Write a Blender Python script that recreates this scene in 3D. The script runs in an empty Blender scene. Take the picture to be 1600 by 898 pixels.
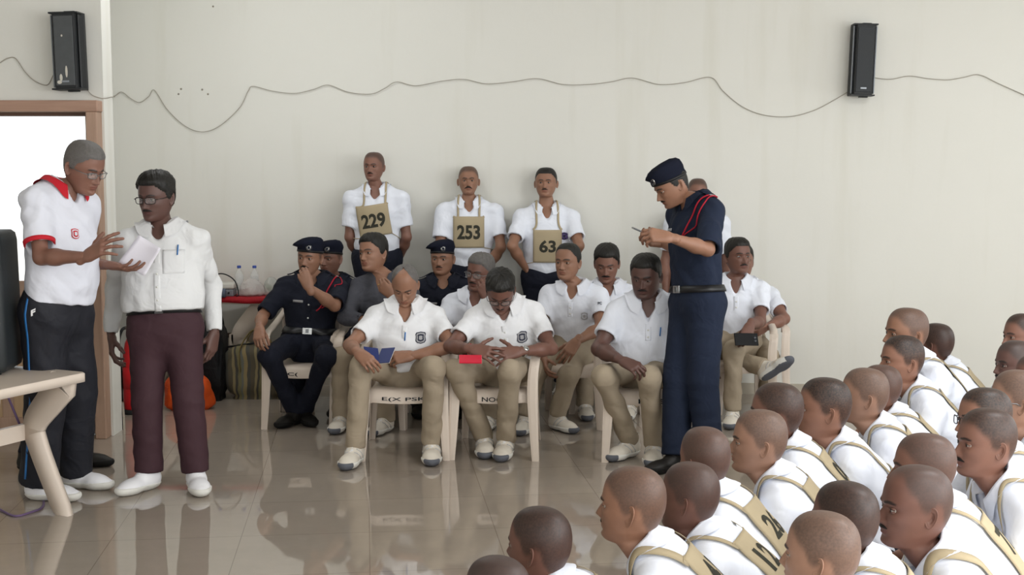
import bpy, math, random
import numpy as np
from mathutils import Vector, Matrix
from mathutils.bvhtree import BVHTree
SC = bpy.context.scene
COL = SC.collection
R = math.radians
rng = np.random.default_rng(7)
A = lambda *v: np.array(v, dtype=np.float64)
UP = A(0, 0, 1)
def nrm(v):
    v = np.asarray(v, float); return v / (np.linalg.norm(v) + 1e-12)
# ---------------------------------------------------------------- camera model (1600x898)
FOC, CX, CY, HC = 2000.0, 800.0, 449.0, 1.75
TH = math.atan((449 - 255) / FOC)
CF = A(0, math.cos(TH), -math.sin(TH)); CU = A(0, math.sin(TH), math.cos(TH)); CR = A(1, 0, 0)
CAM = A(0, 0, HC)
def ray(px, py): return CF + (px - CX) / FOC * CR - (py - CY) / FOC * CU
def P(px, py, d): return CAM + ray(px, py) * d
def PZ(px, py, z=0.0):
    r = ray(px, py); return CAM + r * ((z - HC) / r[2])
def PY(px, py, Y):
    r = ray(px, py); return CAM + r * (Y / r[1])
def J(par, px, py, L, sign=-1):
    "point on the line of sight of (px,py) at bone length L from par"
    d = nrm(ray(px, py)); oc = CAM - par; b = oc @ d; c = oc @ oc - L * L; disc = b * b - c
    if disc <= 0:
        q = CAM + d * (-b); return par + nrm(q - par) * L
    return CAM + d * (-b + sign * math.sqrt(disc))
# ---------------------------------------------------------------- materials
def lin(c):
    if isinstance(c, str):
        c = [int(c[i:i + 2], 16) / 255 for i in (0, 2, 4)]
    return [(x / 12.92 if x <= 0.04045 else ((x + 0.055) / 1.055) ** 2.4) for x in c] + [1.0]
MATS = {}
def mat(name, col, rough=0.6, spec=0.4, metal=0.0, bump=0.0, bscale=40.0, var=0.0, vscale=6.0, trans=0.0, emit=None, folds=0.0, fscale=9.0, ior=1.45, alpha=1.0):
    if name in MATS: return MATS[name]
    m = bpy.data.materials.new(name); m.use_nodes = True
    nt = m.node_tree; b = nt.nodes['Principled BSDF']
    b.inputs['Base Color'].default_value = lin(col)
    b.inputs['Roughness'].default_value = rough
    b.inputs['Specular IOR Level'].default_value = spec
    b.inputs['Metallic'].default_value = metal
    b.inputs['IOR'].default_value = ior
    if trans: b.inputs['Transmission Weight'].default_value = trans
    if alpha < 1: b.inputs['Alpha'].default_value = alpha
    if emit: b.inputs['Emission Color'].default_value = lin(col); b.inputs['Emission Strength'].default_value = emit
    tc = nt.nodes.new('ShaderNodeTexCoord')
    if var:
        n = nt.nodes.new('ShaderNodeTexNoise'); n.inputs['Scale'].default_value = vscale; n.inputs['Detail'].default_value = 4
        nt.links.new(tc.outputs['Object'], n.inputs['Vector'])
        mx = nt.nodes.new('ShaderNodeMix'); mx.data_type = 'RGBA'
        l = lin(col); mx.inputs['A'].default_value = [x * (1 - var) for x in l[:3]] + [1]; mx.inputs['B'].default_value = [min(1, x * (1 + var)) for x in l[:3]] + [1]
        nt.links.new(n.outputs['Fac'], mx.inputs['Factor']); nt.links.new(mx.outputs['Result'], b.inputs['Base Color'])
    last = None
    for amt, sc, dist, det in ((folds, fscale, 0.02, 2), (bump, bscale, 0.002, 3)):
        if not amt: continue
        n = nt.nodes.new('ShaderNodeTexNoise'); n.inputs['Scale'].default_value = sc; n.inputs['Detail'].default_value = det
        if dist > 0.01: n.inputs['Distortion'].default_value = 1.2
        nt.links.new(tc.outputs['Object'], n.inputs['Vector'])
        bp = nt.nodes.new('ShaderNodeBump'); bp.inputs['Strength'].default_value = amt; bp.inputs['Distance'].default_value = dist
        nt.links.new(n.outputs['Fac'], bp.inputs['Height'])
        if last: nt.links.new(last.outputs['Normal'], bp.inputs['Normal'])
        last = bp
    if last: nt.links.new(last.outputs['Normal'], b.inputs['Normal'])
    MATS[name] = m
    return m
def skin_mat(name, col, stub='2d2927', lip=None, stubf=0.70):
    m = bpy.data.materials.new(name); m.use_nodes = True; nt = m.node_tree; b = nt.nodes['Principled BSDF']
    b.inputs['Roughness'].default_value = 0.5; b.inputs['Specular IOR Level'].default_value = 0.42
    at = nt.nodes.new('ShaderNodeVertexColor'); at.layer_name = 'tone'
    sep = nt.nodes.new('ShaderNodeSeparateColor'); nt.links.new(at.outputs['Color'], sep.inputs['Color'])
    tc = nt.nodes.new('ShaderNodeTexCoord')
    n = nt.nodes.new('ShaderNodeTexNoise'); n.inputs['Scale'].default_value = 22; n.inputs['Detail'].default_value = 5
    nt.links.new(tc.outputs['Object'], n.inputs['Vector'])
    l = lin(col)
    base = nt.nodes.new('ShaderNodeMix'); base.data_type = 'RGBA'
    base.inputs['A'].default_value = [x * 0.85 for x in l[:3]] + [1]; base.inputs['B'].default_value = [l[0] * 1.16, l[1] * 1.12, l[2] * 1.1, 1]
    nt.links.new(n.outputs['Fac'], base.inputs['Factor'])
    prev = base
    lc = lin(lip) if lip else [l[0] * 0.85, l[1] * 0.6, l[2] * 0.62, 1]
    for ch, colr, f in (('Blue', lc, 0.75), ('Red', lin(stub), stubf), ('Green', lin('15110f'), 0.95)):
        k = nt.nodes.new('ShaderNodeMath'); k.operation = 'MULTIPLY'; k.inputs[1].default_value = f
        nt.links.new(sep.outputs[ch], k.inputs[0])
        if ch == 'Red':
            ns = nt.nodes.new('ShaderNodeTexNoise'); ns.inputs['Scale'].default_value = 150; ns.inputs['Detail'].default_value = 6; nt.links.new(tc.outputs['Object'], ns.inputs['Vector'])
            mr = nt.nodes.new('ShaderNodeMapRange'); mr.inputs['From Min'].default_value = .25; mr.inputs['From Max'].default_value = .75; mr.inputs['To Min'].default_value = .84; mr.inputs['To Max'].default_value = 1.12; nt.links.new(ns.outputs['Fac'], mr.inputs['Value'])
            k2 = nt.nodes.new('ShaderNodeMath'); k2.operation = 'MULTIPLY'; k2.use_clamp = True; nt.links.new(k.outputs[0], k2.inputs[0]); nt.links.new(mr.outputs['Result'], k2.inputs[1]); k = k2
        mx = nt.nodes.new('ShaderNodeMix'); mx.data_type = 'RGBA'; mx.inputs['B'].default_value = colr
        nt.links.new(prev.outputs['Result'], mx.inputs['A']); nt.links.new(k.outputs[0], mx.inputs['Factor']); prev = mx
    nt.links.new(prev.outputs['Result'], b.inputs['Base Color'])
    n2 = nt.nodes.new('ShaderNodeTexNoise'); n2.inputs['Scale'].default_value = 260; nt.links.new(tc.outputs['Object'], n2.inputs['Vector'])
    bp = nt.nodes.new('ShaderNodeBump'); bp.inputs['Strength'].default_value = 0.12; bp.inputs['Distance'].default_value = 0.001
    nt.links.new(n2.outputs['Fac'], bp.inputs['Height']); nt.links.new(bp.outputs['Normal'], b.inputs['Normal'])
    return m
# ---------------------------------------------------------------- meshes
class MB:
    "collects vertices and faces for one mesh"
    def __init__(s): s.v = []; s.q = []; s.t = []; s.n = 0; s.mi = []; s.tmi = []; s.tone = []
    def add(s, v, q=None, t=None, mi=0, tone=None):
        v = np.asarray(v, float).reshape(-1, 3)
        if q is not None and len(q): q = np.asarray(q, int).reshape(-1, 4); s.q.append(q + s.n); s.mi += [mi] * len(q)
        if t is not None and len(t): t = np.asarray(t, int).reshape(-1, 3); s.t.append(t + s.n); s.tmi += [mi] * len(t)
        s.v.append(v); s.tone.append(np.zeros((len(v), 3)) if tone is None else np.asarray(tone)); s.n += len(v); return s
    def xf(s, M):
        M = np.array(M); s.v = [v @ M[:3, :3].T + M[:3, 3] for v in s.v]; return s
    def mesh(s, name, mats, smooth=True, tone=False):
        v = np.concatenate(s.v); me = bpy.data.meshes.new(name)
        q = np.concatenate(s.q) if s.q else np.zeros((0, 4), int); t = np.concatenate(s.t) if s.t else np.zeros((0, 3), int)
        me.vertices.add(len(v)); me.vertices.foreach_set('co', v.astype(np.float32).ravel())
        me.loops.add(len(q) * 4 + len(t) * 3)
        me.loops.foreach_set('vertex_index', np.concatenate([q.ravel(), t.ravel()]).astype(np.int32))
        me.polygons.add(len(q) + len(t))
        st = np.concatenate([np.arange(len(q)) * 4, len(q) * 4 + np.arange(len(t)) * 3]).astype(np.int32)
        me.polygons.foreach_set('loop_start', st)
        for m in (mats if isinstance(mats, (list, tuple)) else [mats]): me.materials.append(m)
        me.polygons.foreach_set('material_index', np.array(s.mi + s.tmi, np.int32))
        me.polygons.foreach_set('use_smooth', np.full(len(q) + len(t), smooth))
        me.update(calc_edges=True); me.validate()
        if tone:
            ca = me.color_attributes.new('tone', 'FLOAT_COLOR', 'POINT')
            tt = np.concatenate([np.concatenate(s.tone), np.ones((len(v), 1))], 1).astype(np.float32)
            ca.data.foreach_set('color', tt.ravel())
        return me
    # shapes
    def box(s, c, sz, ax=None, mi=0):
        c = np.asarray(c, float); sz = np.asarray(sz, float) / 2
        k = np.array([[x, y, z] for x in (-1, 1) for y in (-1, 1) for z in (-1, 1)]) * sz
        if ax is not None: k = k @ np.asarray(ax)
        s.add(k + c, [[0, 1, 3, 2], [4, 6, 7, 5], [0, 4, 5, 1], [2, 3, 7, 6], [0, 2, 6, 4], [1, 5, 7, 3]], mi=mi); return s
    def tube(s, pts, r, n=8, mi=0, cap=True, flat=1.0, closed=False):
        pts = [np.asarray(p, float) for p in pts]; N = len(pts)
        rr = r if hasattr(r, '__len__') else [r] * N
        V = []; ref = None
        for i in range(N):
            d = nrm(pts[(i + 1) % N] - pts[i - 1]) if closed else nrm(pts[min(i + 1, N - 1)] - pts[max(i - 1, 0)])
            if ref is None: ref = nrm(np.cross(d, A(0.3, 0.2, 1) if abs(d[2]) < 0.9 else A(1, 0, 0)))
            ref = nrm(ref - d * (ref @ d)); o = np.cross(d, ref)
            for k in range(n):
                a = 2 * math.pi * k / n; V.append(pts[i] + rr[i] * (math.cos(a) * ref + flat * math.sin(a) * o))
        Q = []
        for i in range(N if closed else N - 1):
            for k in range(n): Q.append([i * n + k, i * n + (k + 1) % n, ((i + 1) % N) * n + (k + 1) % n, ((i + 1) % N) * n + k])
        T = []
        if cap and not closed:
            V.append(pts[0]); V.append(pts[-1]); a, b = len(V) - 2, len(V) - 1
            for k in range(n): T.append([a, (k + 1) % n, k]); T.append([b, (N - 1) * n + k, (N - 1) * n + (k + 1) % n])
        s.add(V, Q, T, mi=mi); return s
    def lathe(s, prof, n=24, c=(0, 0, 0), mi=0, ax=None):
        V = []; 
        for r, z in prof:
            for k in range(n):
                a = 2 * math.pi * k / n; V.append([r * math.cos(a), r * math.sin(a), z])
        V = np.array(V)
        if ax is not None: V = V @ np.asarray(ax)
        Q = [[i * n + k, i * n + (k + 1) % n, (i + 1) * n + (k + 1) % n, (i + 1) * n + k] for i in range(len(prof) - 1) for k in range(n)]
        s.add(V + np.asarray(c), Q, mi=mi); return s
    def grid(s, G, mi=0, closed_u=False, closed_v=False):
        G = np.asarray(G, float); m, n = G.shape[:2]; Q = []
        for i in range(m - (0 if closed_u else 1)):
            for j in range(n - (0 if closed_v else 1)):
                Q.append([i * n + j, i * n + (j + 1) % n, ((i + 1) % m) * n + (j + 1) % n, ((i + 1) % m) * n + j])
        s.add(G.reshape(-1, 3), Q, mi=mi); return s
    def sheet(s, G, th, mi=0):
        "grid of points given a thickness along its normals, closed edges"
        G = np.asarray(G, float); du = np.gradient(G, axis=0); dv = np.gradient(G, axis=1); N = np.cross(du, dv); N /= np.linalg.norm(N, axis=2, keepdims=True) + 1e-12
        m, n = G.shape[:2]; B = G - N * th
        V = np.concatenate([G.reshape(-1, 3), B.reshape(-1, 3)]); o = m * n; Q = []
        for i in range(m - 1):
            for j in range(n - 1):
                a = i * n + j; Q.append([a, a + n, a + n + 1, a + 1]); Q.append([o + a, o + a + 1, o + a + n + 1, o + a + n])
        for i in range(m - 1):
            for j, f in ((0, 0), (n - 1, 1)):
                a = i * n + j; b = a + n; Q.append([a, b, o + b, o + a] if f else [b, a, o + a, o + b])
        for j in range(n - 1):
            for i, f in ((0, 0), (m - 1, 1)):
                a = i * n + j; b = a + 1; Q.append([b, a, o + a, o + b] if f else [a, b, o + b, o + a])
        s.add(V, Q, mi=mi); return s
def link(name, me, parent=None, loc=None):
    o = bpy.data.objects.new(name, me); COL.objects.link(o)
    if loc is not None: o.location = loc
    if parent is not None: o.parent = parent
    return o
def tag(o, label=None, cat=None, group=None, kind=None):
    if label: o['label'] = label
    if cat: o['category'] = cat
    if group: o['group'] = group
    if kind: o['kind'] = kind
    return o
def empty(name, loc, rz=0.0):
    o = bpy.data.objects.new(name, None); COL.objects.link(o); o.location = loc; o.rotation_euler = (0, 0, rz); o.empty_display_size = 0.1; return o
def copy_tree(o, parent=None):
    c = o.copy(); COL.objects.link(c)
    if parent is not None: c.parent = parent
    for ch in list(o.children): copy_tree(ch, c)
    return c
def bevel(o, w, seg=2):
    m = o.modifiers.new('edge', 'BEVEL'); m.width = w; m.segments = seg; m.limit_method = 'ANGLE'; m.angle_limit = R(40); return o
# ---------------------------------------------------------------- signed distance shapes
def smin(a, b, k):
    if k <= 0: return np.minimum(a, b)
    h = np.maximum(k - np.abs(a - b), 0) / k
    return np.minimum(a, b) - h * h * k * 0.25
class Prim:
    def __init__(s, f, lo, hi, k, op): s.f, s.lo, s.hi, s.k, s.op = f, lo, hi, k, op
class SDF:
    def __init__(s): s.p = []
    def cone(s, a, b, ra, rb, n=None, fa=1.0, fb=1.0, k=0.03, op='u', cut=None):
        a = np.asarray(a, float); b = np.asarray(b, float); ab = b - a; L2 = ab @ ab + 1e-12
        nn = None if n is None else nrm(n)
        def f(p):
            pa = p - a; t = np.clip((pa @ ab) / L2, 0, 1); q = pa - t[..., None] * ab; r = ra + (rb - ra) * t
            q2 = np.einsum('...i,...i->...', q, q)
            if nn is None: d = np.sqrt(q2) - r
            else:
                qn = q @ nn; g = fa + (fb - fa) * t; d = (np.sqrt(np.maximum(q2 - qn * qn + (qn / g) ** 2, 1e-12)) - r) * np.minimum(1, 0.35 + 0.65 * g)
            if cut is not None:
                for c, nv in cut: d = np.maximum(d, (p - c) @ nv)
            return d
        g = max(1.0, fa, fb); rm = max(ra, rb) * g
        s.p.append(Prim(f, np.minimum(a, b) - rm, np.maximum(a, b) + rm, k, op)); return s
    def half(s, c, nv):
        "keep only the side where (p-c).nv < 0"
        c = np.asarray(c, float); nv = nrm(nv); s.p.append(Prim(lambda p: (p - c) @ nv, None, None, 0.0, 'i')); return s
    def ev(s, p):
        p = np.asarray(p, float); F = np.full(p.shape[:-1], 9.0)
        for q in s.p:
            d = q.f(p)
            if q.op == 'u': F = smin(F, d, q.k)
            elif q.op == 's': F = -smin(-F, d, q.k)
            else: F = np.maximum(F, d)
        return F
    def grad(s, p, e=0.003):
        g = np.stack([s.ev(p + e * np.eye(3)[i]) - s.ev(p - e * np.eye(3)[i]) for i in range(3)], -1)
        return g / (np.linalg.norm(g, axis=-1, keepdims=True) + 1e-9)
    def stick(s, p, off, it=12):
        "pull points onto the surface, OFF outside it"
        p = np.array(p, float)
        for _ in range(it): p = p - 0.8 * (s.ev(p) - off)[..., None] * s.grad(p)
        return p
    def march(s, p, d, off, n=60, mx=0.6):
        p = np.array(p, float); d = nrm(d); t = np.zeros(p.shape[:-1])
        for _ in range(n):
            f = s.ev(p + t[..., None] * d) - off; t = np.clip(t + 0.7 * f, 0, mx)
        return p + t[..., None] * d
    def mesh(s, h, smooth=1):
        us = [q for q in s.p if q.op == 'u']
        lo = np.min([q.lo for q in us], 0) - 3 * h; hi = np.max([q.hi for q in us], 0) + 3 * h
        n = np.ceil((hi - lo) / h).astype(int) + 1
        F = np.full(n, 9.0, np.float32)
        ax = [lo[i] + h * np.arange(n[i]) for i in range(3)]
        for q in s.p:
            if q.lo is None: i0 = [0, 0, 0]; i1 = n
            else:
                m = q.k + 3 * h
                i0 = np.clip(np.floor((q.lo - m - lo) / h), 0, n).astype(int); i1 = np.clip(np.ceil((q.hi + m - lo) / h) + 1, 0, n).astype(int)
            if np.any(i1 <= i0): continue
            sl = tuple(slice(a, b) for a, b in zip(i0, i1))
            p = np.stack(np.meshgrid(*[ax[i][i0[i]:i1[i]] for i in range(3)], indexing='ij'), -1)
            d = q.f(p); S = F[sl]
            if q.op == 'u': F[sl] = smin(S, d, q.k)
            elif q.op == 's': F[sl] = -smin(-S, d, q.k)
            else: F[sl] = np.maximum(S, d)
        v, f = snet(F, lo, h)
        if smooth: v = relax(v, f, smooth)
        return v, f
def snet(F, o, h):
    S = F < 0
    c = np.zeros(tuple(np.array(F.shape) - 1), np.uint8); K = [(i, j, k) for i in (0, 1) for j in (0, 1) for k in (0, 1)]
    nx, ny, nz = c.shape
    for i, j, k in K: c += S[i:i + nx, j:j + ny, k:k + nz]
    act = (c > 0) & (c < 8); idx = np.argwhere(act); N = len(idx)
    vals = {t: F[idx[:, 0] + t[0], idx[:, 1] + t[1], idx[:, 2] + t[2]] for t in K}
    acc = np.zeros((N, 3)); cnt = np.zeros(N)
    for t in K:
        for a in range(3):
            if t[a]: continue
            u = list(t); u[a] = 1; u = tuple(u); A0, B0 = vals[t], vals[u]; m = (A0 < 0) != (B0 < 0)
            with np.errstate(divide='ignore', invalid='ignore'): fr = np.where(m, A0 / (A0 - B0), 0)
            pt = np.tile(np.array(t, float), (N, 1)); pt[:, a] = fr
            acc[m] += pt[m]; cnt[m] += 1
    v = o + h * (idx + acc / cnt[:, None])
    vid = np.full(c.shape, -1, np.int64); vid[act] = np.arange(N)
    quads = []
    for a in range(3):
        b, d = [(1, 2), (2, 0), (0, 1)][a]
        s0 = [slice(1, -1)] * 3; s1 = [slice(1, -1)] * 3; s0[a] = slice(0, -1); s1[a] = slice(1, None)
        X, Y = S[tuple(s0)], S[tuple(s1)]; e = np.argwhere(X != Y)
        fl = X[tuple(e.T)]
        off = np.ones(3, int); off[a] = 0; e = e + off
        eb = np.zeros(3, int); eb[b] = 1; ed = np.zeros(3, int); ed[d] = 1
        q = np.stack([vid[tuple((e - eb - ed).T)], vid[tuple((e - ed).T)], vid[tuple(e.T)], vid[tuple((e - eb).T)]], 1)
        q[~fl] = q[~fl][:, ::-1]; quads.append(q)
    return v, np.concatenate(quads)
def relax(v, f, it=1, lam=0.5):
    e = np.concatenate([f[:, [0, 1]], f[:, [1, 2]], f[:, [2, 3]], f[:, [3, 0]]])
    for _ in range(it):
        acc = np.zeros_like(v); cnt = np.zeros(len(v))
        for i in range(3): acc[:, i] = np.bincount(e[:, 0], v[e[:, 1], i], len(v)) + np.bincount(e[:, 1], v[e[:, 0], i], len(v))
        cnt = np.bincount(e[:, 0], minlength=len(v)) + np.bincount(e[:, 1], minlength=len(v))
        v = v * (1 - lam) + lam * acc / np.maximum(cnt, 1)[:, None]
    return v
def catmull(T, t):
    T = np.asarray(T, float); n = len(T); t = np.clip(t, 0, n - 1 - 1e-9); i = np.floor(t).astype(int); u = (t - i)[:, None]
    p0 = T[np.maximum(i - 1, 0)]; p1 = T[i]; p2 = T[np.minimum(i + 1, n - 1)]; p3 = T[np.minimum(i + 2, n - 1)]
    return 0.5 * (2 * p1 + (p2 - p0) * u + (2 * p0 - 5 * p1 + 4 * p2 - p3) * u ** 2 + (3 * p1 - p0 - 3 * p2 + p3) * u ** 3)
def sstep(x): x = np.clip(x, 0, 1); return x * x * (3 - 2 * x)
def text_tris(txt, bold=0.03):
    c = bpy.data.curves.new('lettering', 'FONT'); c.body = txt; c.offset = bold; c.resolution_u = 3
    o = bpy.data.objects.new('lettering', c); me = bpy.data.meshes.new_from_object(o)
    import bmesh
    bm = bmesh.new(); bm.from_mesh(me); bmesh.ops.triangulate(bm, faces=bm.faces[:])
    for _ in range(2):
        long = [e for e in bm.edges if e.calc_length() > 0.16]
        if long: bmesh.ops.subdivide_edges(bm, edges=long, cuts=1); bmesh.ops.triangulate(bm, faces=bm.faces[:])
    v = np.array([x.co[:] for x in bm.verts]); bm.verts.index_update(); t = np.array([[x.index for x in f.verts] for f in bm.faces]); bm.free()
    bpy.data.objects.remove(o); bpy.data.meshes.remove(me); bpy.data.curves.remove(c)
    lo, hi = v.min(0), v.max(0); v = (v - (lo + hi) / 2) / (hi - lo + 1e-9)     # unit box, centred
    return v[:, :2], t
# ---------------------------------------------------------------- heads (millimetres, x = own right, y = forward, z = up, eyes at z=0)
RINGS = [  # front y,z   back y,z   half width   y of greatest width
    (3, 122, -10, 122, 6, -4), (26, 119.5, -40, 118.5, 31, -8), (50, 112, -64, 110, 47, -10), (69, 98, -83, 94, 60, -12), (82, 78, -95, 73, 69.5, -14),
    (89, 55, -101, 48, 75, -15), (92, 36, -102, 26, 77, -14), (94, 20, -101, 8, 76, -12), (90, 5, -98, -8, 74.5, -8), (90, -12, -94, -20, 73.5, -4),
    (91, -28, -89, -32, 71, 0), (91, -45, -84, -43, 67.5, 3), (92, -60, -79, -52, 64, 5), (89, -75, -75, -60, 60.5, 6), (90, -89, -71, -67, 56, 6),
    (86, -102, -68, -74, 51, 6), (74, -110, -66, -82, 47.5, 4), (56, -113, -65, -90, 47, -2), (40, -116, -64, -98, 48.5, -10), (31, -124, -64, -108, 51, -16),
    (27, -142, -64, -126, 53, -19), (27, -164, -68, -150, 57, -21), (34, -184, -78, -168, 74, -22), (40, -200, -86, -186, 96, -22)]
def hairline(phi, bald=0.0, low=0.0):
    a = np.abs(phi)
    xs = [0, 0.35, 0.62, 0.82, 1.0, 1.2, 1.38, 1.55, 1.75, 1.95, 2.15, 2.5, 3.15]
    zs = [70, 71, 68, 56, 40, 30, -4, -14, 14, 6, -30, -62, -70]
    z = np.interp(a, xs, zs)
    if bald: z = z + bald * np.interp(a, [0, 0.7, 1.2, 1.9, 2.6, 3.15], [60, 52, 22, 26, 40, 46])
    return z + low
def head_geo(p):
    g = lambda k, d: p.get(k, d)
    T = np.array(RINGS, float)
    t = np.concatenate([np.arange(0, 6.6, 0.4), np.arange(6.6, 17, 0.2), np.arange(17, 23.01, 0.5)])
    Rr = catmull(T, t); na = 92
    u = 2 * math.pi * np.arange(na) / na; u = np.where(u > math.pi, u - 2 * math.pi, u); phi = u - 0.42 * np.sin(u)
    c, s_ = np.cos(phi)[None], np.sin(phi)[None]
    yf, zf, yb, zb, w, ym = [Rr[:, i:i + 1] for i in range(6)]
    jaw = g('jaw', 1.0); tj = sstep((t - 10) / 4)[:, None] * sstep((18.5 - t) / 2)[:, None]
    w = w * g('wide', 1.0) * (1 + (jaw - 1) * tj)
    cc = np.sign(c) * np.abs(c) ** 0.95
    y = np.where(c > 0, ym + (yf - ym) * cc, ym + (ym - yb) * cc)
    x = w * np.sign(s_) * np.abs(s_) ** 0.88
    fsq = np.clip(c, 0, 1) ** 2 * sstep((t[:, None] - 10) / 3) * sstep((19 - t[:, None]) / 2)
    x = x * (1 - 0.10 * fsq)
    z = zb + (zf - zb) * (y - yb) / (yf - yb)
    z = z * np.ones_like(y)
    fw = sstep((c - 0.15) / 0.4); ax = np.abs(x)
    G = lambda v, m, sg: np.exp(-((v - m) / sg) ** 2)
    ns = g('nose', 1.0)
    hb = np.interp(z, [-48, -43, -37, -30, -10, 4, 12, 18], [0, 11, 24, 22, 12, 4, 1.5, 0]) * ns
    sx = np.interp(z, [-48, -36, -20, 0, 20], [9.5, 9.5, 7, 6.5, 9])
    d = hb * np.exp(-(x / sx) ** 2)
    d += 8 * ns * G(ax, 13, 5.5) * G(z, -38, 6)
    d += -8.5 * G(ax, 31, 15) * G(z, 0, 10) + 4.2 * G(ax, 24, 20) * G(z, 19, 7) - 1.5 * G(ax, 0, 8) * G(z, 8, 8)
    d += g('cheek', 1.0) * 3.5 * G(ax, 42, 15) * G(z, -20, 14) - 2.5 * G(ax, 44, 12) * G(z, -52, 14)
    d += 4.2 * G(ax, 0, 17) * G(z, -57, 4.4) + 5 * G(ax, 0, 15) * G(z, -68, 5) - 2.6 * G(ax, 0, 22) * G(z, -62.3, 2.2)
    d += 4.5 * G(ax, 0, 17) * G(z, -94, 9) - 3 * G(ax, 0, 18) * G(z, -80, 5) + 2 * G(ax, 0, 26) * G(z, -52, 9)
    y = y + d * fw * (t[:, None] > 5) * (t[:, None] < 16.9)
    nl = 1.4 * G(ax - np.interp(z, [-60, -36], [29, 17]), 0, 3.2) * sstep((-34 - z) / 6) * sstep((z + 66) / 8); y = y - nl * fw
    tn = np.zeros(x.shape + (3,))
    hl = hairline(np.broadcast_to(phi[None], x.shape), g('bald', 0.0))
    sc = sstep((z - hl) / 26 + 0.35) * (0.86 + 0.14 * sstep((z - 10) / 70)) * (t[:, None] < 20.5)
    tn[..., 0] = sc
    zb_ = 19.5 + 3.5 * (1 - ((ax - 30) / 18) ** 2)
    tn[..., 1] = fw * sstep((5.0 - np.abs(z - zb_)) / 2.5) * sstep((ax - 9) / 4) * sstep((51 - ax) / 6) * g('brow', 1.0)
    tn[..., 2] = fw * sstep((25 * np.sqrt(np.clip(1 - ((z + 62.5) / 12.5) ** 2, 0, 1)) - ax) / 4) * (t[:, None] < 16)
    be = g('beard', 0.0)
    if be:
        bd = sstep((-34 - z) / 20) * sstep((t[:, None] < 18.5) * 1.0) * (1 - 0.6 * G(ax, 42, 16) * G(z, -40, 16)) * fw * (1 - tn[..., 2])
        tn[..., 0] = np.maximum(tn[..., 0], be * bd)
    V = np.stack([x, y, z], -1); nr = len(t)
    m = MB(); wn = np.repeat(np.clip((t - 17.6) / 3.2, 0, 1), na)
    Q = []
    ii, jj = np.meshgrid(np.arange(nr - 1), np.arange(na), indexing='ij'); j2 = (jj + 1) % na
    Q = np.stack([ii * na + jj, (ii + 1) * na + jj, (ii + 1) * na + j2, ii * na + j2], -1).reshape(-1, 4)
    pole = np.array([[0, -4, 122.5]])
    Tt = [[nr * na, j, (j + 1) % na] for j in range(na)]
    m.add(np.concatenate([V.reshape(-1, 3), pole]), Q, Tt, tone=np.concatenate([tn.reshape(-1, 3), [[tn[0, 0, 0], 0, 0]]]))
    W = [np.append(wn, 0.0)]
    # eyelids
    op = g('open', 1.0); ec = []
    for sx_ in (1, -1):
        C = A(31 * sx_, 71.5, 1.5); ec.append(C); az = np.radians(np.linspace(-78, 78, 19)); rl = 13.9
        k = np.clip(1 - (np.degrees(az) / 56) ** 2, 0, 1); eu = np.radians(4 + 17 * op * k - (0 if op > 0.3 else 22 * (1 - op / 0.3))); el = np.radians(-6 - 17 * min(1, op * 1.2) * k)
        if op <= 0.3: el = np.radians(-20 + 0 * k)
        for lo_, hi_ in ((eu, np.radians(80) + 0 * az), (np.radians(-80) + 0 * az, el)):
            f = np.linspace(0, 1, 8)[:, None]; e = lo_[None] + (hi_ - lo_)[None] * f
            gg = np.stack([C[0] + rl * np.cos(e) * np.sin(az), C[1] + rl * np.cos(e) * np.cos(az), C[2] + rl * np.sin(e)], -1)
            n0 = m.n; m.grid(gg); W.append(np.zeros(m.n - n0))
        # dark lash line along the upper lid
        e0 = eu; gg = np.stack([np.stack([C[0] + (rl + q) * np.cos(e0 + w_) * np.sin(az), C[1] + (rl + q) * np.cos(e0 + w_) * np.cos(az), C[2] + (rl + q) * np.sin(e0 + w_)], -1) for q, w_ in ((0.3, 0.06), (0.6, -0.08))])
        n0 = m.n; m.grid(gg); m.tone[-1][:, 1] = 0.9; W.append(np.zeros(m.n - n0))
    # ears
    for sx_ in (1, -1):
        es = g('ear', 1.0); att = A(sx_ * (71 * g('wide', 1.0)), -4, -10)
        fl = R(g('flare', 28)); back = nrm(A(0, -1, 0.05)); out = A(sx_, 0, 0); e1 = nrm(back * math.cos(fl) + out * math.sin(fl)); e2 = nrm(A(0, -0.16, 1)); nn = np.cross(e1, e2) * (1 if sx_ > 0 else -1); nn = -nn if nn[0] * sx_ < 0 else nn
        th = np.linspace(0, 2 * math.pi, 28, endpoint=False); prof = [(0.04, -5), (0.3, -4.5), (0.5, -1.5), (0.62, 1.2), (0.74, 0.0), (0.84, 1.2), (0.93, 2.6), (1.0, 1.2), (0.97, -1.5), (0.86, -3.5), (0.5, -7), (0.2, -9)]
        gg = []
        for rr, hh in prof:
            lob = sstep((-np.sin(th) - 0.55) / 0.35); wv = 16.5 + 2.5 * np.sin(th); uu = rr * np.cos(th) * wv * es + 13 * es; vv = rr * np.sin(th) * 31 * es
            h2 = hh * (1 - 0.6 * lob) if hh > 0 else hh * (1 - 0.3 * lob)
            gg.append(att + uu[:, None] * e1 + vv[:, None] * e2 + (h2 if hasattr(h2, '__len__') else h2 + 0 * th)[:, None] * nn)
        n0 = m.n; m.grid(np.array(gg), closed_v=True); W.append(np.zeros(m.n - n0))
        m.tone[-1][:28 * 3, 0] = 0.12
    return m, np.concatenate(W), dict(t=t, V=V, phi=phi, tn=tn, ec=ec, nr=nr, na=na)
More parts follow.
